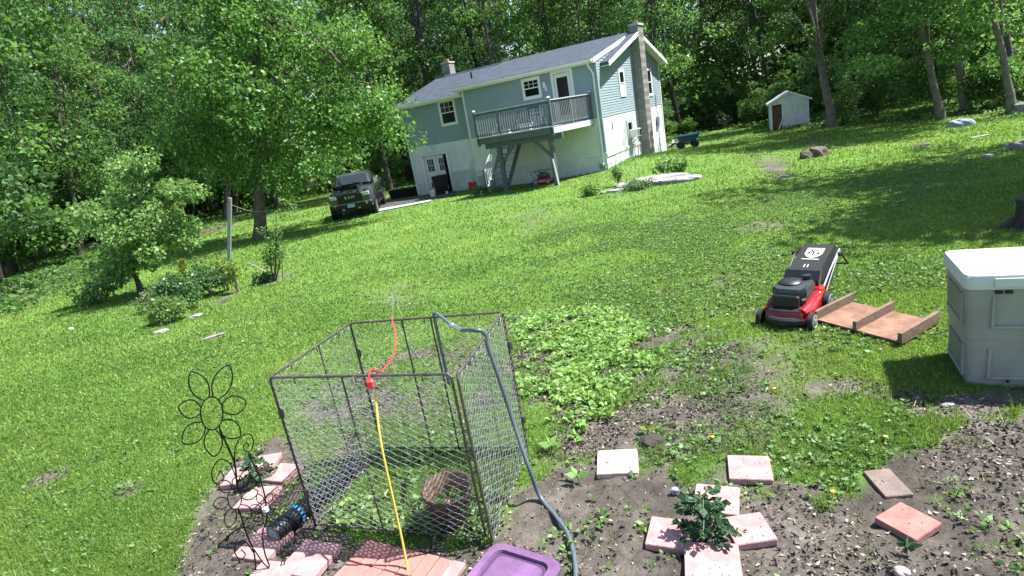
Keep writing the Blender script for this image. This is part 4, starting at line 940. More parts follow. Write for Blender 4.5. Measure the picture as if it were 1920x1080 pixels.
mid = cf*.5+cb_*.5
re_ = [cf+off+[-.002, 0, -.03], cf+[0, -.012, .008], cf+[.005, .03, .012], cf*.75+cb_*.25+np.array([.02, 0, -.10]), mid+[.06, 0, -.10], cf*.25+cb_*.75+np.array([.05, 0, -.06]), cb_+[0, 0, .006]]
MB().tube([p-cf for p in cr(re_, 8)], .0065, 7).build('red_cable', 'cord_red', cd_, True)
tw_ = aty(735, 550, float(cb_[1]+.05))
MB().tube([p-cf for p in cr([cb_+[0, 0, .006], cb_*.5+tw_*.5+np.array([.01, 0, 0]), tw_], 6)], .003, 5).build('thin_wire', 'cord_grey', cd_)
MB().tube([p-cf for p in cr([cb_+[0, .0, .0], cb_+[.10, -.02, -.25], cb_+[.22, -.05, -.48], cb_+[.38, -.1, -.9]], 6)], .0028, 5).build('thin_wire', 'cord_grey', cd_)
# garden hose
hr = PB+(PC-PB)*.575; hr = np.array([hr[0], hr[1], PH+gA+.02])
ho = thing('garden_hose', 'dark grey garden hose draped over the pen and down to the soil', 'hose', (hr[0], hr[1], hr[2]))
r1 = PE+(PC-PE)*.55; r1 = np.array([r1[0]+.02, r1[1], PH+gA+.022])
v1 = hr+[.0, 0, -.62]; con0 = aty(845, 609, hr[1]-.18); con1 = aty(866, 619, hr[1]-.27)
MB().tube([p-hr for p in cr([v1, hr+[-.0, -.012, -.25], hr+[0, -.012, -.02], hr+[.012, -.01, .016], con0*.4+hr*.6+np.array([.01, 0, .012]), con0], 8)], .0125, 9).build('short_hose', 'hose', ho, True)
MB().tube([con0-hr, con0*.8+con1*.2-hr, con0*.75+con1*.25-hr, con1-hr], [.021, .021, .016, .018], 10).build('coupling', 'hosemetal', ho, True)
gd = [con1, aty(888, 619, r1[1]+.02), r1+[-.02, 0, .008], aty(915, 650, r1[1]-.0), aty(938, 716, r1[1]-.03), aty(962, 790, r1[1]-.06)]
gd += [gp(990, 872, .30), gp(1012, 930, .05), gp(1042, 968, .016), gp(1064, 1000, .016), gp(1076, 1040, .016), gp(1080, 1085, .016), gp(1078, 1150, .016)]
MB().tube([p-hr for p in cr(gd, 8)], .0155, 10).build('long_hose', 'hose', ho, True)

# ------------------------------------------------------------------ pot, drain pipe
pp = gp(848, 985); t = thing('flower_pot', 'round brown flower pot with weeds inside the chain link pen', 'pot', (pp[0], pp[1]+.05, pp[2]), 0); t.rotation_euler = (math.radians(6), math.radians(3), 0)
MB().lathe([(.125, .0), (.165, .26), (.172, .262), (.172, .30), (.164, .302)], 30, top=False).build('outer_wall', 'pot_out', t, True); MB().lathe([(.0, .10), (.138, .10), (.158, .295), (.164, .302)], 30, top=False).build('inner_wall', 'terra', t, True)
def weeds_cluster(n, R0, size, seed, up=.6):
    r = rng(seed); a = r.uniform(0, 6.28, n); q = np.sqrt(r.random(n))*R0
    return leaves(np.stack([q*np.cos(a), q*np.sin(a), r.uniform(0, size*.7, n)], 1), np.stack([np.cos(a)+r.normal(0, .5, n), np.sin(a)+r.normal(0, .5, n), up+r.random(n)*.6], 1), size*(.6+.6*r.random(n)), r, .3, .1)
V, Fc = weeds_cluster(90, .10, .07, 3); V = V+[.02, -.02, .13]; link('weeds', npmesh('weeds', V, Fc, 'leaf_weed'), t)
d0, d1 = gp(512, 1003, .07), gp(672, 868, .07); 
dp = thing('drain_pipe', 'black corrugated drain pipe with a blue band poking out of the pen', 'pipe', (d0[0], d0[1], d0[2]))
dv = d1-d0; L_ = float(np.linalg.norm(dv)); dv = dv/L_; n = 90; pts = []; rs = []
for i in range(n+1):
    s = L_*(.12+.88*i/n); pts.append(dv*s+np.array([0, 0, .0])); rs.append(.068+.005*math.sin(i*math.pi*.75))
MB().tube(pts, rs, 16).build('corrugated_pipe', 'drain', dp, True); MB().tube([dv*0, dv*.06, dv*L_*.12], [.070, .074, .076], 18, cap=False).build('end_sleeve', 'drain', dp, True)
MB().lathe([(.07, 0), (.045, .0), (.03, .05), (0, .05)], 16).xf(Matrix.Translation((0, 0, 0)) @ Vector((0, 0, 1)).rotation_difference(Vector(dv)).to_matrix().to_4x4()).build('end_cap', 'greyplastic', dp, True)
for k in range(14):
    a = k*2*math.pi/14; c = dv*L_*.25; x = Vector(dv).cross(Vector((0, 0, 1))).normalized(); y = x.cross(Vector(dv)); q = Vector(c)+(x*math.cos(a)+y*math.sin(a))*.074
    MB().bar(q-Vector(dv)*.013, q+Vector(dv)*.013, .015, .005, tuple((q-Vector(c)).normalized())).build('blue_tab', 'drain_blue', dp)

# ------------------------------------------------------------------ iron flower
FY = gp(455, 1078)[1]; fl0 = aty(452, 1085, FY)
fw_ = thing('iron_flower_stake', 'black wrought iron flower stake with open petals in the bed', 'garden ornament', (fl0[0], FY, g1(fl0[0], FY)))
OZ = np.array([fl0[0], FY, g1(fl0[0], FY)])
def Q(px, py, dy=0.): return aty(px, py, FY+dy)-OZ
def wire(name, pts, r=.0038, dy=0., par=None, n=6): return MB().tube(cr([Q(x, y, dy) for x, y in pts], n), r, 6).build(name, 'iron', par or fw_, True)
def petals(cx, cy, rx, ry, L, n, a0, wid, dy, rad, lens=None):
    ring = MB().tube([Q(cx+rx*math.cos(2*math.pi*i/28), cy+ry*math.sin(2*math.pi*i/28), dy) for i in range(28)], rad, 6, True).build('flower_ring', 'iron', fw_, True)
    for k in range(n):
        a = math.radians(a0+k*360/n); l = L if lens is None else lens[k]
        c, s = math.cos(a), math.sin(a); bx, by = cx+rx*c, cy+ry*s
        P_ = [(0, -.30), (.25, -.75), (.55, -.85), (.82, -.55), (1, 0), (.82, .55), (.55, .85), (.25, .75), (0, .30)]
        wire('petal', [(bx+c*l*u-s*v*wid, by+s*l*u+c*v*wid) for u, v in P_], rad, dy)
petals(397, 775, 21, 31, 50, 7, -68, 20, 0, .0042, [66, 46, 44, 50, 52, 42, 58])
wire('stem', [(412, 806), (428, 840), (440, 870), (444, 905), (446, 920)], .006)
wire('leaf_scroll', [(440, 870), (441, 840), (452, 820), (468, 814), (475, 828), (470, 845), (460, 846), (457, 836), (463, 830), (467, 838)], .0038)
MB().lathe([(0, -.028), (.010, -.014), (.010, .008), (0, .026)], 8, tuple(Q(469, 855))).build('bud', 'iron', fw_, True)
wire('stem', [(469, 858), (483, 885), (492, 912), (498, 940), (500, 975), (492, 1000), (496, 1035), (505, 1060)], .0048, -.03)
wire('leaf_scroll', [(444, 900), (430, 868), (412, 862), (398, 880), (399, 900), (412, 908), (420, 896), (414, 884), (408, 892)], .0038)
wire('leaf_scroll', [(444, 912), (452, 890), (465, 880), (467, 900), (455, 915)], .0038)
petals(440, 935, 13, 20, 30, 6, -75, 13, -.02, .0036, [24, 32, 30, 36, 28, 26])
wire('stem', [(448, 955), (462, 1000), (476, 1035), (481, 1085)], .0056, -.02)
petals(498, 955, 10, 13, 20, 7, -70, 7.5, -.04, .003)
MB().lathe([(0, -.02), (.02, -.012), (.02, .012), (0, .02)], 12, tuple(Q(498, 955, -.05))).build('glass_bead', 'lamp_lens', fw_, True)
wire('leaf_stem', [(482, 1000), (470, 990), (445, 992), (425, 1010)], .0042, -.02)
MB().loft([[tuple(Q(*p, -.024)) for p in ((432, 1003), (424, 1004), (421, 1016), (428, 1014))], [tuple(Q(*p, -.016)) for p in ((432, 1003), (424, 1004), (421, 1016), (428, 1014))]]).build('iron_leaf', 'iron', fw_)
wire('leaf_scroll', [(478, 1040), (460, 1015), (446, 1018), (440, 1034), (450, 1050), (460, 1040), (452, 1030)], .0038, -.02)
wire('leaf_scroll', [(476, 1030), (498, 1060), (520, 1070), (532, 1045), (533, 1060)], .0042, -.02)
wire('ground_spike', [(481, 1085), (482, 1100), (483, 1125)], .0056, -.02); wire('ground_spike', [(505, 1060), (500, 1085), (503, 1120)], .0048, -.03)

# ------------------------------------------------------------------ tomato plants
def tomato(name, label, px, py, height, spread, seed):
    c = gp(px, py); r = rng(seed); t = thing(name, label, 'plant', (c[0], c[1], c[2]-.01)); P = []; D = []; S = []; mb = MB()
    main = [(0, 0, 0), (.01, 0, height*.3), (-.01, .01, height*.65), (.0, 0, height*.9)]; mb.tube(main, [.012, .010, .008, .004], 6)
    for k in range(17):
        z = height*(.12+.8*k/16); a = k*2.4+r.normal()*.3; L = spread*(1.05-.55*k/16)*(.8+.4*r.random()); dr = np.array([math.cos(a), math.sin(a), .35])
        e = np.array([0, 0, z])+dr*L*np.array([1, 1, .8])-np.array([0, 0, L*.25]); s0 = np.array([0, 0, z]); m_ = (s0+e)/2+np.array([0, 0, L*.16])
        mb.tube([s0, m_, e], [.005, .004, .002], 5)
        for u in (.35, .55, .72, .88, 1.):
            q = s0*(1-u)**2+2*u*(1-u)*m_+u*u*e if u < 1 else e
            for sd in ((-1, 1) if u < 1 else (0,)):
                pd = np.array([-math.sin(a), math.cos(a), 0])*sd; dd = dr*.6+pd*1.1+np.array([0, 0, -.35]); l = spread*(.28 if sd else .36)
                for j in range(5):        # lobes of a leaflet
                    f = j/4; dj = dd+r.normal(size=3)*.28; P.append(q+dd/np.linalg.norm(dd)*l*.5*f*(0 if j == 0 else 1)); D.append(dj if j else dd); S.append(l*(1. if j == 0 else .55))
    mb.build('stem', 'leaf_tomato', t); V, Fc = leaves(np.array(P), np.array(D), np.array(S)*1.15, r, .36, .08); link('leaves', npmesh('leaves', V, Fc, 'leaf_tomato'), t); return t
tomato('tomato_plant', 'leafy dark green tomato plant ringed by four pink pavers', 1325, 1008, .34, .165, 5)
tomato('tomato_plant', 'small tomato plant between pavers beside the pen and iron flower', 489, 908, .30, .13, 6)
def seedling(px, py, size, label, seed, mt='leaf_weed'):
    c = gp(px, py); r = rng(seed); t = thing('seedling', label, 'plant', c); n = 7; a = np.arange(n)*2.4
    MB().tube([(0, 0, 0), (.0, 0, size*.6)], .004, 5).build('stem', mt, t)
    V, Fc = leaves(np.tile([0, 0, size*.55], (n, 1))+r.normal(0, .006, (n, 3)), np.stack([np.cos(a), np.sin(a), .15+r.random(n)*.5], 1), size*(.7+.4*r.random(n)), r, .24, .05); link('leaves', npmesh('leaves', V, Fc, mt), t)
seedling(1085, 905, .11, 'young bright green seedling in front of the speckled paver', 1); seedling(1035, 850, .12, 'broad leafed seedling at the front corner of the weed patch', 2)
seedling(1215, 815, .09, 'wilting yellow green seedling in the dark planting hole', 3, 'leaf_yel'); seedling(1238, 850, .07, 'tiny yellow green seedling right of the planting hole', 4, 'leaf_yel'); seedling(1700, 1040, .08, 'dark seedling below the rotated red paver', 9, 'leaf_tomato')

# ------------------------------------------------------------------ rocks and mounds
def rock(px, py, sx, sy, sz, label, mt='rock', seed=0, name='boulder', rz=0., sink=.3, cat='rock'):
    import bmesh
    bm = bmesh.new(); bmesh.ops.create_icosphere(bm, subdivisions=4, radius=1); r = rng(seed+50)
    o1 = r.random(3)*50
    for v in bm.verts:
        p = np.array(v.co); n_ = (fbm(p[0]+o1[0]+p[2]*.7, p[1]+o1[1]-p[2]*.4, 1.3, seed)-.5)*.75+(fbm(p[0]*1.3+o1[2]+p[2], p[1]-p[2]*1.2, 4., seed+3)-.5)*.28
        f = 1+n_; q = p*f
        if q[2] > .55: q[2] = .55+(q[2]-.55)*.45
        v.co = (q[0]*sx, q[1]*sy, q[2]*sz)
    me = bpy.data.meshes.new(name); bm.to_mesh(me); bm.free(); me.materials.append(MATS[mt]); me.polygons.foreach_set('use_smooth', [True]*len(me.polygons))
    c = gp(px, py); o = link(name, me); o.location = (c[0], c[1], c[2]+sz*(.5-sink)); o.rotation_euler = (0, 0, rz); return tag(o, label, cat)
rock(1801, 236, .42, .34, .26, 'blue grey boulder at the edge of the woods between two trunks', 'rock_blue', 1)
rock(1914, 212, .30, .3, .42, 'brown boulder at the foot of the rightmost tree', 'rock_dark', 2)
rock(1835, 257, .3, .1, .05, 'flat pale stone in sunlit grass in front of the blue boulder', 'rock', 3, 'stone')
rock(1882, 276, .11, .1, .1, 'small round grey stone left of the dark boulder', 'rock', 4, 'stone'); rock(1850, 297, .13, .12, .10, 'small pale stone lying in the shaded grass', 'rock', 5, 'stone'); rock(1914, 280, .26, .2, .22, 'dark grey boulder cut by the right edge of the picture', 'rock_dark', 6)
rock(1730, 274, .28, .14, .10, 'dark flat mound of earth in the shaded lawn', 'rootball', 7, 'earth_mound', cat='mound'); rock(1527, 294, .44, .30, .34, 'dug up root ball of dark earth on the lawn', 'rootball', 8, 'root_ball', cat='root ball')
rock(1225, 344, 1.15, .55, .26, 'long pale flat ledge of rock in the grass near the house', 'rock', 9, 'rock_ledge', HY+.55); rock(1268, 342, .85, .3, .20, 'cracked pale rock at the right end of the ledge', 'rock', 10, 'rock_ledge', HY+.4)
rock(1150, 360, .50, .16, .10, 'small pale flat rock left of the ledge', 'rock', 11, 'stone', HY+.6); rock(1172, 350, .18, .12, .10, 'little stone between the flat rock and the ledge', 'rock', 12, 'stone')
rock(368, 595, .13, .08, .07, 'pale stone at the foot of the leafy shrub', 'rock', 13, 'stone', .6); rock(300, 624, .14, .08, .06, 'pale stone in grass below the low shrub', 'rock', 14, 'stone', .5); rock(134, 618, .05, .04, .05, 'small white stone alone on the left lawn', 'bucket_white', 15, 'stone')
rock(400, 631, .2, .035, .02, 'thin sandy slab flush with the left lawn', 'rock', 16, 'stone', .55)
rock(1252, 838, .03, .025, .03, 'dark pebble beside the planting hole', 'rock_dark', 17, 'pebble'); rock(1265, 921, .028, .022, .025, 'grey pebble left of the tomato plant pavers', 'rock_blue', 18, 'pebble')
rock(1775, 760, .05, .025, .014, 'pale chip of stone in the shadow of the storage box', 'rock', 19, 'pebble'); rock(1690, 1074, .04, .03, .03, 'cream pebble at the bottom edge near the corner', 'paver_dirty', 20, 'pebble')
rock(1224, 830, .10, .07, .05, 'heap of dark damp soil round the wilted seedling', 'soilclod', 21, 'soil_heap', cat='soil heap')
# log and roots by the right edge
sc_ = gp(1945, 425); t = thing('tree_stump', 'dark broken tree stump by the right edge of the picture', 'stump', sc_)
MB().lathe([(.34, -.1), (.26, .12), (.24, .3), (.27, .42), (.15, .46), (0, .42)], 14).build('trunk', 'bark_dark', t, True)
for k, (a, l) in enumerate(((2.6, .5), (3.6, .45), (4.6, .4), (.5, .5))): MB().tube([(0, 0, .1), (math.cos(a)*l*.5, math.sin(a)*l*.5, .1), (math.cos(a)*l, math.sin(a)*l, -.05)], [.1, .07, .03], 7).build('root', 'bark_dark', t, True)
MB().tube([(0, 0, .4), (.1, .2, .62), (.25, .25, .75)], [.03, .02, .01], 6).build('broken_branch', 'branchwood', t, True)

# ------------------------------------------------------------------ trees
def build_tree(name, label, cat, base, path, r0, r1, clumps, cr_, per, leaf, lm, bark, seed, group=None, limb_n=8, flat=.75, droop=.35):
    """base in the world; path and clumps relative to it"""
    r = rng(seed); t = thing(name, label, cat, base, 0, group)
    mb = trunk_mb(path, r0, r1, 10); C = np.array(clumps)
    k = r.choice(len(C), min(limb_n, len(C)), replace=False); lp = [path[i] for i in range(max(1, len(path)//3), len(path))]
    limbs(mb, lp, [tuple(C[i]) for i in k], r0*.32, r)
    mb.build('trunk', bark, t, True)
    V, Fc = clump_leaves(C, np.asarray(cr_) if hasattr(cr_, '__len__') else np.full(len(C), cr_)*(.7+.6*r.random(len(C))), per, leaf, r, droop, flat)
    link('crown', npmesh('crown', V, Fc, lm), t); return t
# big maple left of the truck
mb_ = gp(488, 446); r = rng(77)
c0 = aty(495, 170, mb_[1])-mb_
C = list(ellip_clumps(95, c0, (4.3, 4.0, 4.0), r, .5, .25))+list(ellip_clumps(45, c0+[.4, 0, 4.4], (3.2, 3.0, 3.4), r, .5, .2))
for px, py, n_ in ((690, 200, 12), (715, 240, 8), (640, 220, 8), (330, 270, 8), (400, 320, 6), (650, 60, 10), (560, 310, 6)):
    q = aty(px, py, mb_[1]-.6)-mb_; C += [q+r.normal(size=3)*np.array([.7, 1.0, .5]) for _ in range(n_)]
tp_ = c0+[-.1, 0, 5.]
build_tree('maple_tree', 'large bright green maple with a single dark trunk left of the truck', 'tree', mb_, [(0, 0, -.2)]+[tuple(aty(px, py, mb_[1])-mb_) for px, py in ((488, 420), (486, 360), (484, 290), (481, 210), (480, 120), (490, 30))]+[tuple(tp_*.9)], .30, .06, C, .8, 210, .145, 'leaf_maple', 'bark', 7, None, 26)
# its neighbour, a thinner dark trunk behind
b_ = gp(520, 392); r = rng(78); C = ellip_clumps(70, (.6, .5, 7.5), (2.6, 2.6, 5), r, .3, .25)
build_tree('tree', 'slim dark trunked tree directly behind the maple', 'tree', b_, [(0, 0, -.2), (.1, 0, 2), (.5, .1, 5), (.9, .2, 9), (1.1, .2, 12)], .17, .04, C, .85, 150, .16, 'leaf_forest', 'bark_dark', 79)
# small round tree in the left bed
b_ = gp(266, 553); r = rng(80); cc = aty(260, 415, b_[1])-b_
C = list(ellip_clumps(62, cc, (1.35, 1.35, 1.15), r, .45, .3))
for px, py, n_ in ((155, 555, 3), (180, 540, 3), (205, 520, 4), (350, 440, 4), (160, 400, 4), (240, 320, 4), (280, 305, 3), (350, 360, 4), (230, 500, 5)):
    q = aty(px, py, b_[1]-.2)-b_; C += [q+r.normal(size=3)*.12 for _ in range(n_)]
build_tree('small_tree', 'small rounded light green tree in the bed at the left', 'tree', b_, [(0, 0, -.1), (.02, 0, .35), (-.02, 0, .65), (cc[0]*.5, 0, 1.1), (cc[0]*.9, 0, 1.9), (cc[0], 0, 2.5)], .085, .02, C, .32, 150, .095, 'leaf_small', 'bark_dark', 81, None, 22, .7, .5)
# four leaning edge trees at the right, each with its own trunk line
for k, (bx, by, tx, ty, r0, lab, bk) in enumerate(((1560, 238, 1517, -20, .33, 'thick grey trunked tree just right of the white shed', 'bark_grey'), (1766, 224, 1712, -20, .22, 'slimmer grey trunk left of the blue boulder', 'bark_grey'), (1816, 210, 1768, -20, .27, 'tall grey trunk rising behind the blue boulder', 'bark_grey'), (1897, 214, 1858, -20, .20, 'pale trunk at the far right beside a bright bush', 'bark_grey'))):
    b_ = gp(bx, by); r = rng(90+k); q = aty(tx, ty, b_[1]+.3)-b_; L = q[2]; d = q/L
    path = [(0, 0, -.2)]+[tuple(d*L*f+np.array([r.normal()*.04, r.normal()*.04, 0])) for f in (.15, .3, .5, .75, 1., 1.3, 1.6, 1.85)]
    top = d*L*(1.42 if k == 0 else 1.6)
    C = list(ellip_clumps(42, top, (2.4, 2.6, 2.6), r, .35, .3))+[np.array([r.normal()*2.0, r.normal()*1.6, 0])+d*L*(.55+.6*r.random()) for _ in range(16)]
    build_tree('tree', lab, 'tree', b_, path, r0*.8, .05, C, .85, 170, .155, 'leaf_forest', bk, 95+k, 'trees along the edge of the woods', 14, .45)

# forest prototypes (every copy is a tree of its own)
def proto_tall(seed, lm, bk, ht):
    r = rng(seed); C = []
    lean = r.normal(size=2)*.03
    for _ in range(64):
        z = ht*(.24+.76*r.random()**.9); rad = (1.2+2.1*math.sin(math.pi*min(1, max(0, (z/ht-.15)/.85))))*(.35+.65*r.random()); a = r.random()*6.28
        C.append([rad*math.cos(a)+lean[0]*z, rad*math.sin(a)+lean[1]*z, z])
    path = [(lean[0]*z+r.normal()*.06, lean[1]*z+r.normal()*.06, z) for z in np.linspace(-.4, ht*.92, 8)]
    return build_tree('forest_tree', 'x', 'tree', (0, 0, 0), path, (.11+.004*ht), .035, C, .95, 150, .175, lm, bk, seed+1, None, 14, .5)
def proto_low(seed, lm, ht, rad):
    r = rng(seed); C = ellip_clumps(34, (0, 0, ht*.55), (rad, rad, ht*.48), r, .35, .35, -.8)
    return build_tree('understory_tree', 'x', 'tree', (0, 0, 0), [(0, 0, -.2), (.05, 0, ht*.3), (.0, .08, ht*.6), (.05, 0, ht*.9)], .035+.006*ht, .012, C, .55, 140, .13, lm, 'bark_dark', seed+1, None, 12, .5)
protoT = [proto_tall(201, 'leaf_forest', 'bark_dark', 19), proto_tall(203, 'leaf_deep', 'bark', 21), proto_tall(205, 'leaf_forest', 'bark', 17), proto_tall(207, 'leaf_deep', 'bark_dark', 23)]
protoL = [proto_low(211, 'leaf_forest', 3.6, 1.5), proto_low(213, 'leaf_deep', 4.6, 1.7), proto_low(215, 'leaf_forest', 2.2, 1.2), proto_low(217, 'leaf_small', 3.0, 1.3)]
usedT = [False]*4; usedL = [False]*4
def zone(x, y):
    return 'left' if x < -9 else ('house' if x < 8 else 'right')
def spot(x, y):
    d = float(sdist(np.array([x]), np.array([y]), LAWN)[0]); row = 'woodland edge' if d > -5 else ('inner woodland' if d > -14 else 'deep woodland')
    a = math.degrees(math.atan2(x, y))
    for lim, nm in ((-36, 'at the far left'), (-26, 'behind the small round tree'), (-14, 'behind the maple'), (-4, 'behind the left half of the roof'), (9, 'behind the right half of the roof'), (24, 'between house and shed'), (34, 'behind the white shed'), (99, 'at the far right')):
        if a < lim: return row+' tree '+nm
def place(protos, used, k, x, y, s, rz, lab, grp, tilt):
    loc = (x, y, g1(x, y))
    if not used[k]:
        used[k] = True; o = protos[k]; o.location = loc; o.rotation_euler = (tilt[0], tilt[1], rz); o.scale = (s,)*3; o['label'] = lab; o['group'] = grp
    else: o = dup(protos[k], loc, rz, s, lab, grp, tilt)
    return o
fr_ = rng(300)
def inview(x, y, m=.12):
    if y < 4: return False
    v = np.array([x, y, 4.0-CAMH]); zc = v@_f; px = (v@_R)/zc*FPX/960
    return abs(px) < 1+m
pts = []
tries = 0
while len(pts) < 120 and tries < 6000:
    tries += 1
    y = 13+fr_.random()**.8*62; x = (fr_.random()*2-1)*(y*1.15+5)
    if not inview(x, y): continue
    d = float(sdist(np.array([x]), np.array([y]), LAWN)[0])
    if d > -.9 or (x < -9 and math.hypot(x, y) < 32) or (x > 9 and math.hypot(x, y) < 33.5 and d > -3.5): continue
    hu = np.array([x-HO[0], y-HO[1]]); hu_ = (hu[0]*math.cos(HY)+hu[1]*math.sin(HY), -hu[0]*math.sin(HY)+hu[1]*math.cos(HY))
    if -2 < hu_[0] < HW+2 and -4 < hu_[1] < HD+3: continue
    w_ = np.array([x-8., y-30.]); al = w_@SUN_H; la = abs(w_[0]*SUN_H[1]-w_[1]*SUN_H[0])
    if 0 < al < 15 and la < 6.5: continue
    if min([math.hypot(x-a, y-b) for a, b in pts]+[9]) < 3.1: continue
    if min(math.hypot(x-q[0], y-q[1]) for q in (gp(1560, 238), gp(1766, 224), gp(1816, 210), gp(1897, 214), gp(488, 446), sp)) < 2.2: continue
    pts.append((x, y))
for i, (x, y) in enumerate(pts):
    z = zone(x, y); ti = (fr_.normal()*.03, (.22 if z == 'left' else (-.16 if x > 12 else .03))+fr_.normal()*.04)
    place(protoT, usedT, i % 4, x, y, .85+.35*fr_.random(), fr_.random()*.9-.45 if z != 'house' else fr_.random()*6.28, 'tall leafy '+spot(x, y), 'tall ones: '+spot(x, y), ti)
low = []; tries = 0
while len(low) < 140 and tries < 8000:
    tries += 1
    y = 13+fr_.random()*48; x = (fr_.random()*2-1)*(y*1.15+4)
    if not inview(x, y): continue
    d = float(sdist(np.array([x]), np.array([y]), LAWN)[0])
    if d > ((-5.5 if -38 < math.degrees(math.atan2(x, y)) < -22 else -1.8) if x < -9 else -.7) or (d < -7 and fr_.random() < .6): continue
    hu = np.array([x-HO[0], y-HO[1]]); hu_ = (hu[0]*math.cos(HY)+hu[1]*math.sin(HY), -hu[0]*math.sin(HY)+hu[1]*math.cos(HY))
    if -2.2 < hu_[0] < HW+2 and -4 < hu_[1] < HD+2: continue
    if -9 < x < -5 and y < 36: continue
    if min([math.hypot(x-a, y-b) for a, b in low]+[9]) < 1.5: continue
    if math.hypot(x-sp[0], y-sp[1]-1) < 2.6: continue
    low.append((x, y))
for i, (x, y) in enumerate(low):
    z = zone(x, y); k = int(fr_.integers(0, 4)) if z != 'left' else int(fr_.integers(0, 3)); s = (.55+.45*fr_.random()) if z == 'right' else (.7+.6*fr_.random() if z == 'house' else 1.0+.8*fr_.random())
    place(protoL, usedL, k, x, y, s, fr_.random()*6.28, 'low young '+spot(x, y), 'young ones: '+spot(x, y), (fr_.normal()*.06, fr_.normal()*.06))
# trees just outside the right edge that shade the lawn
for k, (x, y, cx, cy, cz, rx, ry, rz_, lab) in enumerate(((15.6, 13.0, 0, 0, 8.6, 5.0, 4.6, 2.6, 'broad tree beyond the right edge of the picture'), (15.4, 8.6, -2.4, .7, 8.0, 3.3, 2.7, 2.0, 'leaning tree beyond the right edge, nearest the storage box'))):
    r = rng(230+k); C = ellip_clumps(75, (cx, cy, cz+.6), (rx, ry, rz_), r, .15, .3)
    build_tree('shade_tree', lab, 'tree', (x, y, g1(x, y)), [(0, 0, -.2), (.1, 0, 3), (.1, .1, 6), (0, 0, 9.5)], .28, .06, C, .95, 150, .2, 'leaf_forest', 'bark_grey', 240+k, 'shade trees beyond the right edge', 18)
# far woods: one mass of foliage behind everything
r = rng(400); n = 1300; a = r.uniform(-1.15, 1.15, n); rad = r.uniform(66, 92, n); C = np.stack([np.sin(a)*rad, np.cos(a)*rad, 1+r.random(n)**.8*24], 1)
V, Fc = clump_leaves(C, 1.8+1.4*r.random(n), 60, .85, r); C2 = np.stack([np.sin(a)*(rad-14), np.cos(a)*(rad-14), .5+2.5*r.random(n)], 1)
V2, F2 = clump_leaves(C2, 1.4+r.random(n), 50, .5, r)
stuff(tag(link('woods', npmesh('woods', np.concatenate([V, V2]), np.concatenate([Fc, F2+len(V)]), 'leaf_forest')), 'dense green woods far behind the house', None))

# ------------------------------------------------------------------ shrubs
def shrub(px, py, rad, ht, label, lm, seed, n=26, per=70, leaf=.06, cr_=.14, name='shrub', base=None, stems=7, low=-.6, bark='branchwood'):
    c = gp(px, py) if base is None else np.array(base); r = rng(seed); t = thing(name, label, 'shrub', c)
    C = ellip_clumps(n, (0, 0, ht*.52), (rad*.85, rad*.85, ht*.45), r, .45, .3, low); mb = MB()
    for k in range(stems):
        e = C[r.integers(0, len(C))]; mb.tube([(r.normal()*.03, r.normal()*.03, -.03), tuple(e*np.array([.5, .5, .5])), tuple(e)], [.012, .009, .004], 5)
    mb.build('stems', bark, t)
    V, Fc = clump_leaves(C, cr_*(.7+.6*r.random(n)), per, leaf, r); link('foliage', npmesh('foliage', V, Fc, lm), t); return t
shrub(402, 553, .44, .80, 'dense round dark green shrub in the left bed', 'leaf_box', 501, 60, 75, .055, .14)
shrub(345, 583, .55, .80, 'loose leafy shrub left of the dense round one', 'leaf_box', 502, 46, 60, .065, .16)
shrub(320, 603, .36, .52, 'low leafy shrub at the front end of the left bed', 'leaf_small', 503, 30, 60, .06, .14)
shrub(300, 578, .5, .5, 'wispy grey green undergrowth beside the small tree', 'leaf_fuzzy', 504, 26, 40, .06, .18)
shrub(352, 530, .12, .75, 'thin upright yellow green shrub behind the loose shrub', 'leaf_yel', 505, 12, 30, .06, .08)
shrub(378, 530, .10, .75, 'narrow upright shrub touching the dense round one', 'leaf_small', 506, 10, 30, .055, .07)
shrub(428, 545, .12, .85, 'slender yellow leafed shrub at the foot of the wooden post', 'leaf_yel', 507, 13, 30, .06, .08)
shrub(447, 548, .17, .80, 'sparse yellowish shrub right of the wooden post', 'leaf_yel', 508, 14, 28, .06, .1)
shrub(1345, 243, .95, 1.35, 'dark rounded evergreen bush left of the white shed', 'leaf_dark', 509, 60, 80, .11, .34)
shrub(1880, 205, 1.1, 2.0, 'bright sunlit bush between the trunks at the far right', 'leaf_maple', 510, 50, 80, .16, .4, base=gp(1880, 205)+[0.3, .8, 0])
shrub(1262, 330, .55, .72, 'spreading leafy shrub behind the rock ledge', 'leaf_small', 511, 34, 45, .10, .16); shrub(1160, 348, .13, .85, 'tall thin shrub left of the rock ledge', 'leaf_small', 512, 16, 30, .08, .10); shrub(1110, 366, .27, .34, 'small low shrub at the left end of the rocks', 'leaf_small', 513, 22, 40, .08, .12)
shrub(1195, 355, .6, .26, 'grey green clump growing against the rock ledge', 'leaf_fuzzy', 514, 26, 45, .07, .14); shrub(902, 366, .45, .42, 'low white flowered plant at the foot of the deck stairs', 'leaf_box', 515, 24, 40, .08, .13); shrub(1132, 318, .3, .4, 'small plant at the corner of the house', 'leaf_small', 516, 14, 36, .08, .12)
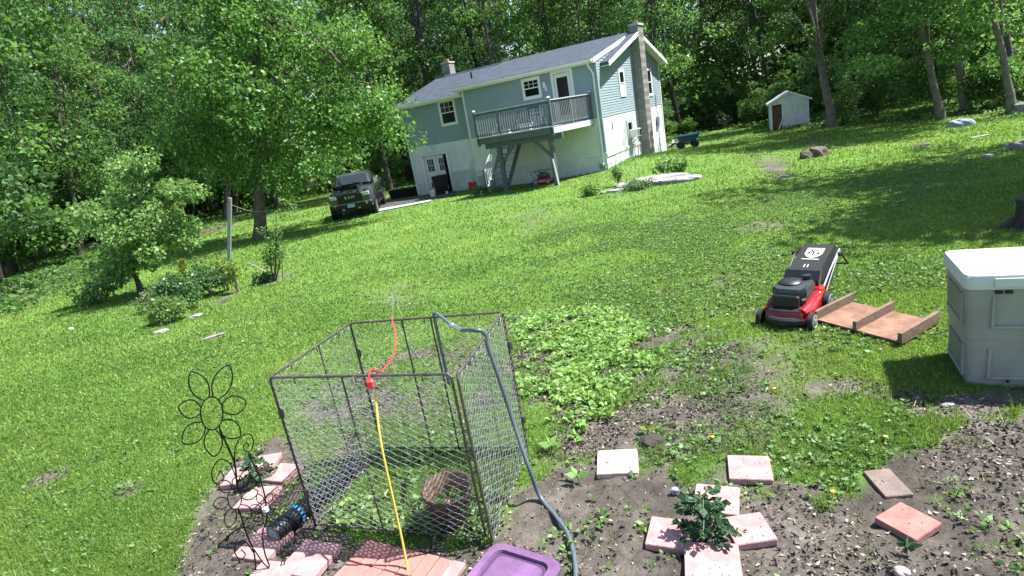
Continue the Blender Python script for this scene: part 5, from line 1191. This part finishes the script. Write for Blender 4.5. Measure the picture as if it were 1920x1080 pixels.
# sapling with stakes
b_ = gp(514, 527); t = thing('sapling', 'sparse sapling tied to thin stakes on the left lawn', 'tree', b_); r = rng(520); mb = MB(); tips = []
for k, (tx, ty) in enumerate(((505, 455), (520, 440), (500, 480), (527, 470))):
    q = aty(tx, ty, b_[1])-b_; mb.tube([(.02*k-.03, 0, -.02), tuple(q*.5+[.02*k-.03, .02, 0]), tuple(q)], [.022, .015, .006], 6); tips += [q*f for f in (.55, .65, .75, .85, .95, 1.05, 1.2)]
mb.build('trunk', 'bark_dark', t)
q = aty(528, 410, b_[1])-b_; tips += [q+r.normal(size=3)*np.array([.28, .25, .22]) for _ in range(13)]
V, Fc = clump_leaves(np.array(tips), np.full(len(tips), .11), 26, .055, r); link('crown', npmesh('crown', V, Fc, 'leaf_small'), t)
for k, (bx, by, tx, ty) in enumerate(((516, 525, 518, 395), (529, 520, 528, 440))):
    c = gp(bx, by); q = aty(tx, ty, c[1])-c; o = MB().tube([(0, 0, -.05), tuple(q)], .010, 6).build('garden_stake', 'bark_dark', None); o.location = [float(e) for e in c]; tag(o, ('taller thin stake inside the sapling', 'shorter thin stake right of the sapling')[k], 'stake')
shrub(500, 528, .34, .22, 'low plant clump around the foot of the sapling', 'leaf_box', 521, 16, 36, .06, .1)
c = gp(505, 515); o = MB().tube([(-.45, .0, .42), (-.25, 0, .26), (0, 0, .02)], [.012, .015, .018], 6).build('fallen_branch', 'postwood'); o.location = [float(e) for e in c]; tag(o, 'bare pale branch leaning beside the sapling', 'branch')
# clothes line post and wire
c = gp(426, 489); q = aty(431, 371, c[1])-c; t = thing('wooden_post', 'weathered grey wooden clothes line post in the left lawn', 'post', c)
x_ = MB(); x_.bar((0, 0, -.2), tuple(q), .10, .10, (0, 1, 0)); x_.build('post', 'postwood', t); MB().bar(tuple(q*.93+[0, -.06, 0]), tuple(q*.93+[.0, .06, 0]), .03).build('bolt', 'dark', t)
wa = c+q*.9; wb = aty(497, 397, gp(488, 446)[1]-.1); o = MB().tube([p-c for p in cr([wa, (wa+wb)/2-[0, 0, .10], wb], 8)], .010, 5).build('clothes_line', 'cord_grey'); o.location = [float(e) for e in c]; tag(o, 'grey line strung from the wooden post to the maple', 'line')
# brush pile by the woods
c = gp(400, 440); r = rng(530); t = thing('brush_pile', 'pile of cut brown branches at the edge of the woods', 'brush pile', c)
for k in range(34):
    a = r.random()*3.14; l = .6+r.random()*1.1; p = np.array([r.normal()*1.1, r.normal()*.5, .08+.3*r.random()]); d = np.array([math.cos(a), math.sin(a)*.6, r.normal()*.25])*l
    MB().tube([tuple(p-d/2), tuple(p+[0, 0, .05]), tuple(p+d/2)], [.016, .013, .005], 5).build('branch', 'branchwood', t)
c = gp(1262, 276); t = thing('scrap_pile', 'dark heap of odds and ends between chimney and blue cart', 'scrap heap', c); r = rng(531)
for k in range(14):
    p = np.array([r.normal()*.5, r.normal()*.3, .06+.22*r.random()]); a = r.random()*3; l = .25+.35*r.random(); MB().bar(tuple(p), tuple(p+[math.cos(a)*l, math.sin(a)*l, r.normal()*.1]), .08+.12*r.random(), .05).build('scrap', ('dark', 'greyplastic', 'trim', 'oldwood')[k % 4], t)

# ------------------------------------------------------------------ ground cover
BLOCK = []          # footprints kept clear of grass
def footprint(o_, m=.0):
    return o_
def scatter(n, ymin, ymax, seed, p_y=1.):
    """points on the ground inside the picture (and a margin beside it)"""
    r = rng(seed); X = []; Y = []; got = 0
    while got < n:
        k = max(20000, n); y = ymin+(ymax-ymin)*r.random(k)**p_y; x = (r.random(k)*2-1)*(ymax*1.0+2)
        z = ground(x, y); v = np.stack([x, y, z-CAMH], 1); zc = v@_f; u = v@_R/zc*FPX/960; w_ = v@_U/zc*FPX/540
        ok = (np.abs(u) < 1.12) & (w_ > -1.18) & (zc > .5)
        X.append(x[ok]); Y.append(y[ok]); got += ok.sum()
    return np.concatenate(X)[:n], np.concatenate(Y)[:n], r
RECTS = []          # solid things standing on the lawn: (centre, half sizes, angle)
def clear(x, y):
    ok = np.ones(len(x), bool)
    for (cx, cy, hx, hy, a) in RECTS:
        dx, dy = x-cx, y-cy; u = dx*math.cos(a)+dy*math.sin(a); v = -dx*math.sin(a)+dy*math.cos(a)
        ok &= ~((np.abs(u) < hx) & (np.abs(v) < hy))
    return ok
for o in bpy.data.objects:
    if o.name.startswith('paver'): RECTS.append((o.location.x, o.location.y, .155, .155, o.rotation_euler.z))
ca, sa = math.cos(bdir), math.sin(bdir); RECTS.append((BC[0]+ca*BW/2-sa*BD/2, BC[1]+sa*BW/2+ca*BD/2, BW/2, BD/2, bdir))
rc = a0[:2]+e1*.5+e2*.5; RECTS.append((rc[0], rc[1], np.linalg.norm(e1)/2+.01, np.linalg.norm(e2)/2, math.atan2(e1[1], e1[0])))
RECTS.append((p0[0]+math.cos(pa)*.3-math.sin(pa)*.4, p0[1]+math.sin(pa)*.3+math.cos(pa)*.4, .33, .43, pa))
hc = hloc(HW/2, HD/2); RECTS.append((hc[0], hc[1], HW/2, HD/2, HY)); hc = hloc((HJ+HW)/2, -HB/2); RECTS.append((hc[0], hc[1], (HW-HJ)/2, HB/2, HY))
dm = (np.array(lerp2(A0, A1, .5))+np.array(lerp2(B0, B1, .5)))/2
def blades(x, y, r, length, width, lean=.5):
    n = len(x); z = ground(x, y); a = r.uniform(0, 6.28, n); l = length*(.55+.9*r.random(n)); L = lean*np.abs(r.normal(size=n))
    ux, uy = np.cos(a), np.sin(a); b = a+1.2+r.normal(0, .6, n); wx, wy = np.cos(b)*width/2, np.sin(b)*width/2
    V = np.empty((n, 3, 3)); V[:, 0] = np.stack([x-wx, y-wy, z-.004], 1); V[:, 1] = np.stack([x+wx, y+wy, z-.004], 1)
    V[:, 2] = np.stack([x+ux*L*l, y+uy*L*l, z+l*(1-.25*np.minimum(L, 1.5))], 1)
    return V.reshape(-1, 3), np.arange(3*n).reshape(-1, 3)
def scatter_eye(n, y0, y1, seed):
    """denser near by, thinning with distance"""
    r = rng(seed); X = []; Y = []; got = 0
    while got < n:
        k = n; y = 1/(1/y0-r.random(k)*(1/y0-1/y1)); x = (r.random(k)*2-1)*(y*1.12+1.2)
        z = ground(x, y); v = np.stack([x, y, z-CAMH], 1); zc = v@_f; u = v@_R/zc*FPX/960; w_ = v@_U/zc*FPX/540
        ok = (np.abs(u) < 1.12) & (w_ > -1.18) & (zc > .5) & (r.random(k) < (y*1.12+1.2)/(y*1.12+1.2))
        X.append(x[ok]); Y.append(y[ok]); got += ok.sum()
    return np.concatenate(X)[:n], np.concatenate(Y)[:n], r
def grass_layer(name, n, y0, y1, seed, mt, lab, lf=1.):
    x, y, r = scatter_eye(n, y0, y1, seed); s = soil_at(x, y); f = forest_at(x, y)
    pr_ = (1-s)**1.6*(1-.85*f); pr_ = np.maximum(pr_, .035*(s > .3)*(fbm(x, y, 3., 61) > .60))
    pr_ = pr_*np.clip(.55+.9*fbm(x, y, 1.3, 63), 0, 1)
    k = (r.random(n) < pr_) & clear(x, y); x, y = x[k], y[k]; d = np.hypot(x, y)
    ln = lf*.027*np.sqrt(d/4.5)*(.6+.85*fbm(x, y, .8, 65))
    V, Fc = blades(x, y, r, ln, .0019*d*(.8+.5*r.random(len(x))), .7)
    return stuff(tag(link(name, npmesh(name, V, Fc, mt)), lab, None))
grass_layer('grass', 640000, 2.2, 48, 601, 'grass', 'short mown green lawn grass')
grass_layer('grass', 130000, 2.4, 48, 602, 'grass_pale', 'paler yellow green blades through the lawn', 1.05)
# taller tufts near the house foot, bank and soil edges
x, y, r = scatter(16000, 20, 34, 604); d = np.exp(-((x-7.4)**2/5+(y-26.6)**2/4)); k = r.random(len(x)) < d*.9; x, y = x[k], y[k]; V, Fc = blades(x, y, r, np.full(len(x), .26), .03, .5); stuff(tag(link('long_grass', npmesh('long_grass', V, Fc, 'grass')), 'long bright grass on the bank beside the house', None))
x, y, r = scatter(90000, 2.2, 9, 605); s = soil_at(x, y); k = (s > .12) & (s < .75) & (fbm(x, y, 2.6, 67) > .5) & clear(x, y); x, y = x[k], y[k]; V, Fc = blades(x, y, r, np.full(len(x), .085), .0065, .7); stuff(tag(link('grass_tufts', npmesh('grass_tufts', V, Fc, 'grass')), 'ragged grass tufts along the soil edge', None))
# broad leafed weeds
def weed_field(name, n, y0, y1, seed, dens, size, per, mt, lab, up=.5, wid=.3):
    x, y, r = scatter(n, y0, y1, seed); k = (r.random(n) < dens(x, y)) & clear(x, y); x, y = x[k], y[k]; m = len(x); z = ground(x, y)
    X = np.repeat(x, per); Y = np.repeat(y, per); Z = np.repeat(z, per); sz = np.repeat(size*(.6+.8*r.random(m)), per); a = r.uniform(0, 6.28, m*per)
    h = r.random(m*per)*sz*.9
    P = np.stack([X+np.cos(a)*sz*.12, Y+np.sin(a)*sz*.12, Z+h], 1); D = np.stack([np.cos(a), np.sin(a), up*(r.random(m*per)*1.4-.2)], 1)
    V, Fc = leaves(P, D, sz*(.7+.5*r.random(m*per)), r, wid, .1); return stuff(tag(link(name, npmesh(name, V, Fc, mt)), lab, None))
PATCH = W_([(952, 600), (1000, 585), (1130, 572), (1215, 600), (1250, 640), (1250, 700), (1190, 745), (1150, 780), (1060, 830), (985, 840), (965, 740)])
PENIN = np.array([PA[:2], PB[:2], PC[:2], PE[:2], PD[:2]])
d1_ = lambda x, y: np.clip((sdist(x, y, PATCH)+(fbm(x, y, 2., 71)-.5)*.5)/.15, 0, 1)*np.clip((fbm(x, y, 2.4, 72)-.40)*6, 0.04, 1)
weed_field('weeds', 44000, 2.6, 9, 611, d1_, .052, 12, 'leaf_weedpale', 'thick patch of light green weeds right of the pen')
d2_ = lambda x, y: np.clip((sdist(x, y, PENIN)+.02)/.1, 0, 1)*np.clip((fbm(x, y, 2.2, 74)-.46)*6, 0.03, 1)
weed_field('weeds', 20000, 2.6, 7, 612, d2_, .055, 8, 'leaf_weedpale', 'leafy weeds growing inside the chain link pen')
LWN = lambda x, y: (1-soil_at(x, y))*(1-forest_at(x, y))*np.clip((fbm(x, y, .9, 76)-.44)*4, .06, 1)*np.clip((x+2)/3, .2, 1.4)
weed_field('clover', 80000, 2.4, 14, 613, LWN, .030, 7, 'leaf_weed', 'clover and broad leafed weeds mixed into the near lawn', .35, .42)
d3_ = lambda x, y: np.where((x > 1.6) & (y < 4.2), .35, 1.)*np.clip((soil_at(x, y)-.15)*3, 0, 1)*np.clip((fbm(x, y, 1.7, 78)-.60)*7, .015, 1)
weed_field('low_weeds', 26000, 2.3, 8, 614, d3_, .035, 6, 'leaf_weed', 'small scattered weeds on the bare soil', .5, .3)
FZ = W_([(1260, 700), (1400, 640), (1470, 760), (1490, 850), (1400, 870), (1250, 870), (1180, 900), (1190, 850), (1290, 800)])
d4_ = lambda x, y: np.clip((sdist(x, y, FZ)+(fbm(x, y, 2.5, 79)-.5)*.5)/.2, 0, 1)
weed_field('moss', 36000, 2.6, 7, 615, d4_, .022, 7, 'leaf_fuzzy', 'fuzzy grey green mat of tiny weeds on the soil', .8, .2)
FLOOR = lambda x, y: forest_at(x, y)*.9
weed_field('undergrowth', 60000, 12, 60, 616, FLOOR, .13, 7, 'leaf_forest', 'leafy undergrowth on the woodland floor', .6, .34)
# wood chips, dry leaves and crumbs of soil
def chips(n, seed, size, mt, name, lab, thr=.45, flat=.25):
    x, y, r = scatter(n, 2.2, 7, seed); s = soil_at(x, y); k = (s > thr) & (r.random(n) < np.clip((fbm(x, y, 1.4, 81)-.3)*2.6, .1, 1)) & clear(x, y); x, y = x[k], y[k]; m = len(x)
    z = ground(x, y)+s[k]*((fbm(x, y, 9, 41)-.5)*.085+(fbm(x, y, 2.5, 43)-.5)*.06)-.012*s[k]+.003; a = r.uniform(0, 6.28, m)
    V, Fc = leaves(np.stack([x, y, z], 1), np.stack([np.cos(a), np.sin(a), flat*r.random(m)], 1), size*(.4+1.1*r.random(m)), r, .28, .18); return stuff(tag(link(name, npmesh(name, V, Fc, mt)), lab, None))
chips(70000, 621, .024, 'chips', 'wood_chips', 'pale wood chips strewn over the bare soil'); chips(46000, 622, .03, 'soilclod', 'soil_crumbs', 'dark crumbs of soil on the garden bed', .4, .9)
x, y, r = scatter(9000, 2.4, 9, 623); k = (soil_at(x, y) < .9) & (r.random(len(x)) < .25) & clear(x, y); x, y = x[k], y[k]; V, Fc = blades(x, y, r, np.full(len(x), .07), .006, 1.2); stuff(tag(link('dry_grass', npmesh('dry_grass', V, Fc, 'grass_dry')), 'dry straw coloured blades mixed into the lawn', None))
# crumbs of soil and leaf bits lying on the pavers
r = rng(640); PP = []
for o in [o for o in bpy.data.objects if o.name.startswith('paver')]:
    k = int(r.integers(6, 26)) if 'speckled' not in o['label'] else 90; h = min(o.dimensions.x, o.dimensions.y)*.5-.02 if o.dimensions.x else .11
    q = r.uniform(-1, 1, (k, 2))*min(h, .115); q = np.where(r.random((k, 1)) < .5, q, np.stack([q[:, 0], -np.abs(q[:, 1])*1.0-.01], 1)); a = o.rotation_euler.z
    PP.append(np.stack([o.location.x+q[:, 0]*math.cos(a)-q[:, 1]*math.sin(a), o.location.y+q[:, 0]*math.sin(a)+q[:, 1]*math.cos(a), np.full(k, o.location.z+.001)], 1))
PP = np.concatenate(PP); a = r.uniform(0, 6.28, len(PP)); V, Fc = leaves(PP, np.stack([np.cos(a), np.sin(a), .1*r.random(len(PP))], 1), .005+.014*r.random(len(PP))**2, r, .3, .12)
stuff(tag(link('paver_crumbs', npmesh('paver_crumbs', V, Fc, 'soilclod')), 'crumbs of soil and leaf bits on the pavers', None))
# dandelions
for k, (px, py) in enumerate(((1337, 829), (1452, 737), (1562, 933), (1660, 829), (1083, 586), (1748, 432), (1690, 470))):
    c = gp(px, py); o = MB().lathe([(0, .0), (.004, .0), (.004, .04), (.012, .044), (.013, .05), (.0, .054)], 9).build('dandelion', 'yellowflower', None, True); o.location = [float(e) for e in c]
    tag(o, ('yellow dandelion above the clean pale paver', 'yellow dandelion in the grass up from the pavers', 'yellow dandelion left of the worn brown slab', 'yellow dandelion above the worn brown slab', 'yellow dandelion at the back of the weed patch', 'yellow dandelion far up the lawn left of the storage box', 'yellow dandelion on the lawn behind the plywood ramp')[k], 'flower')
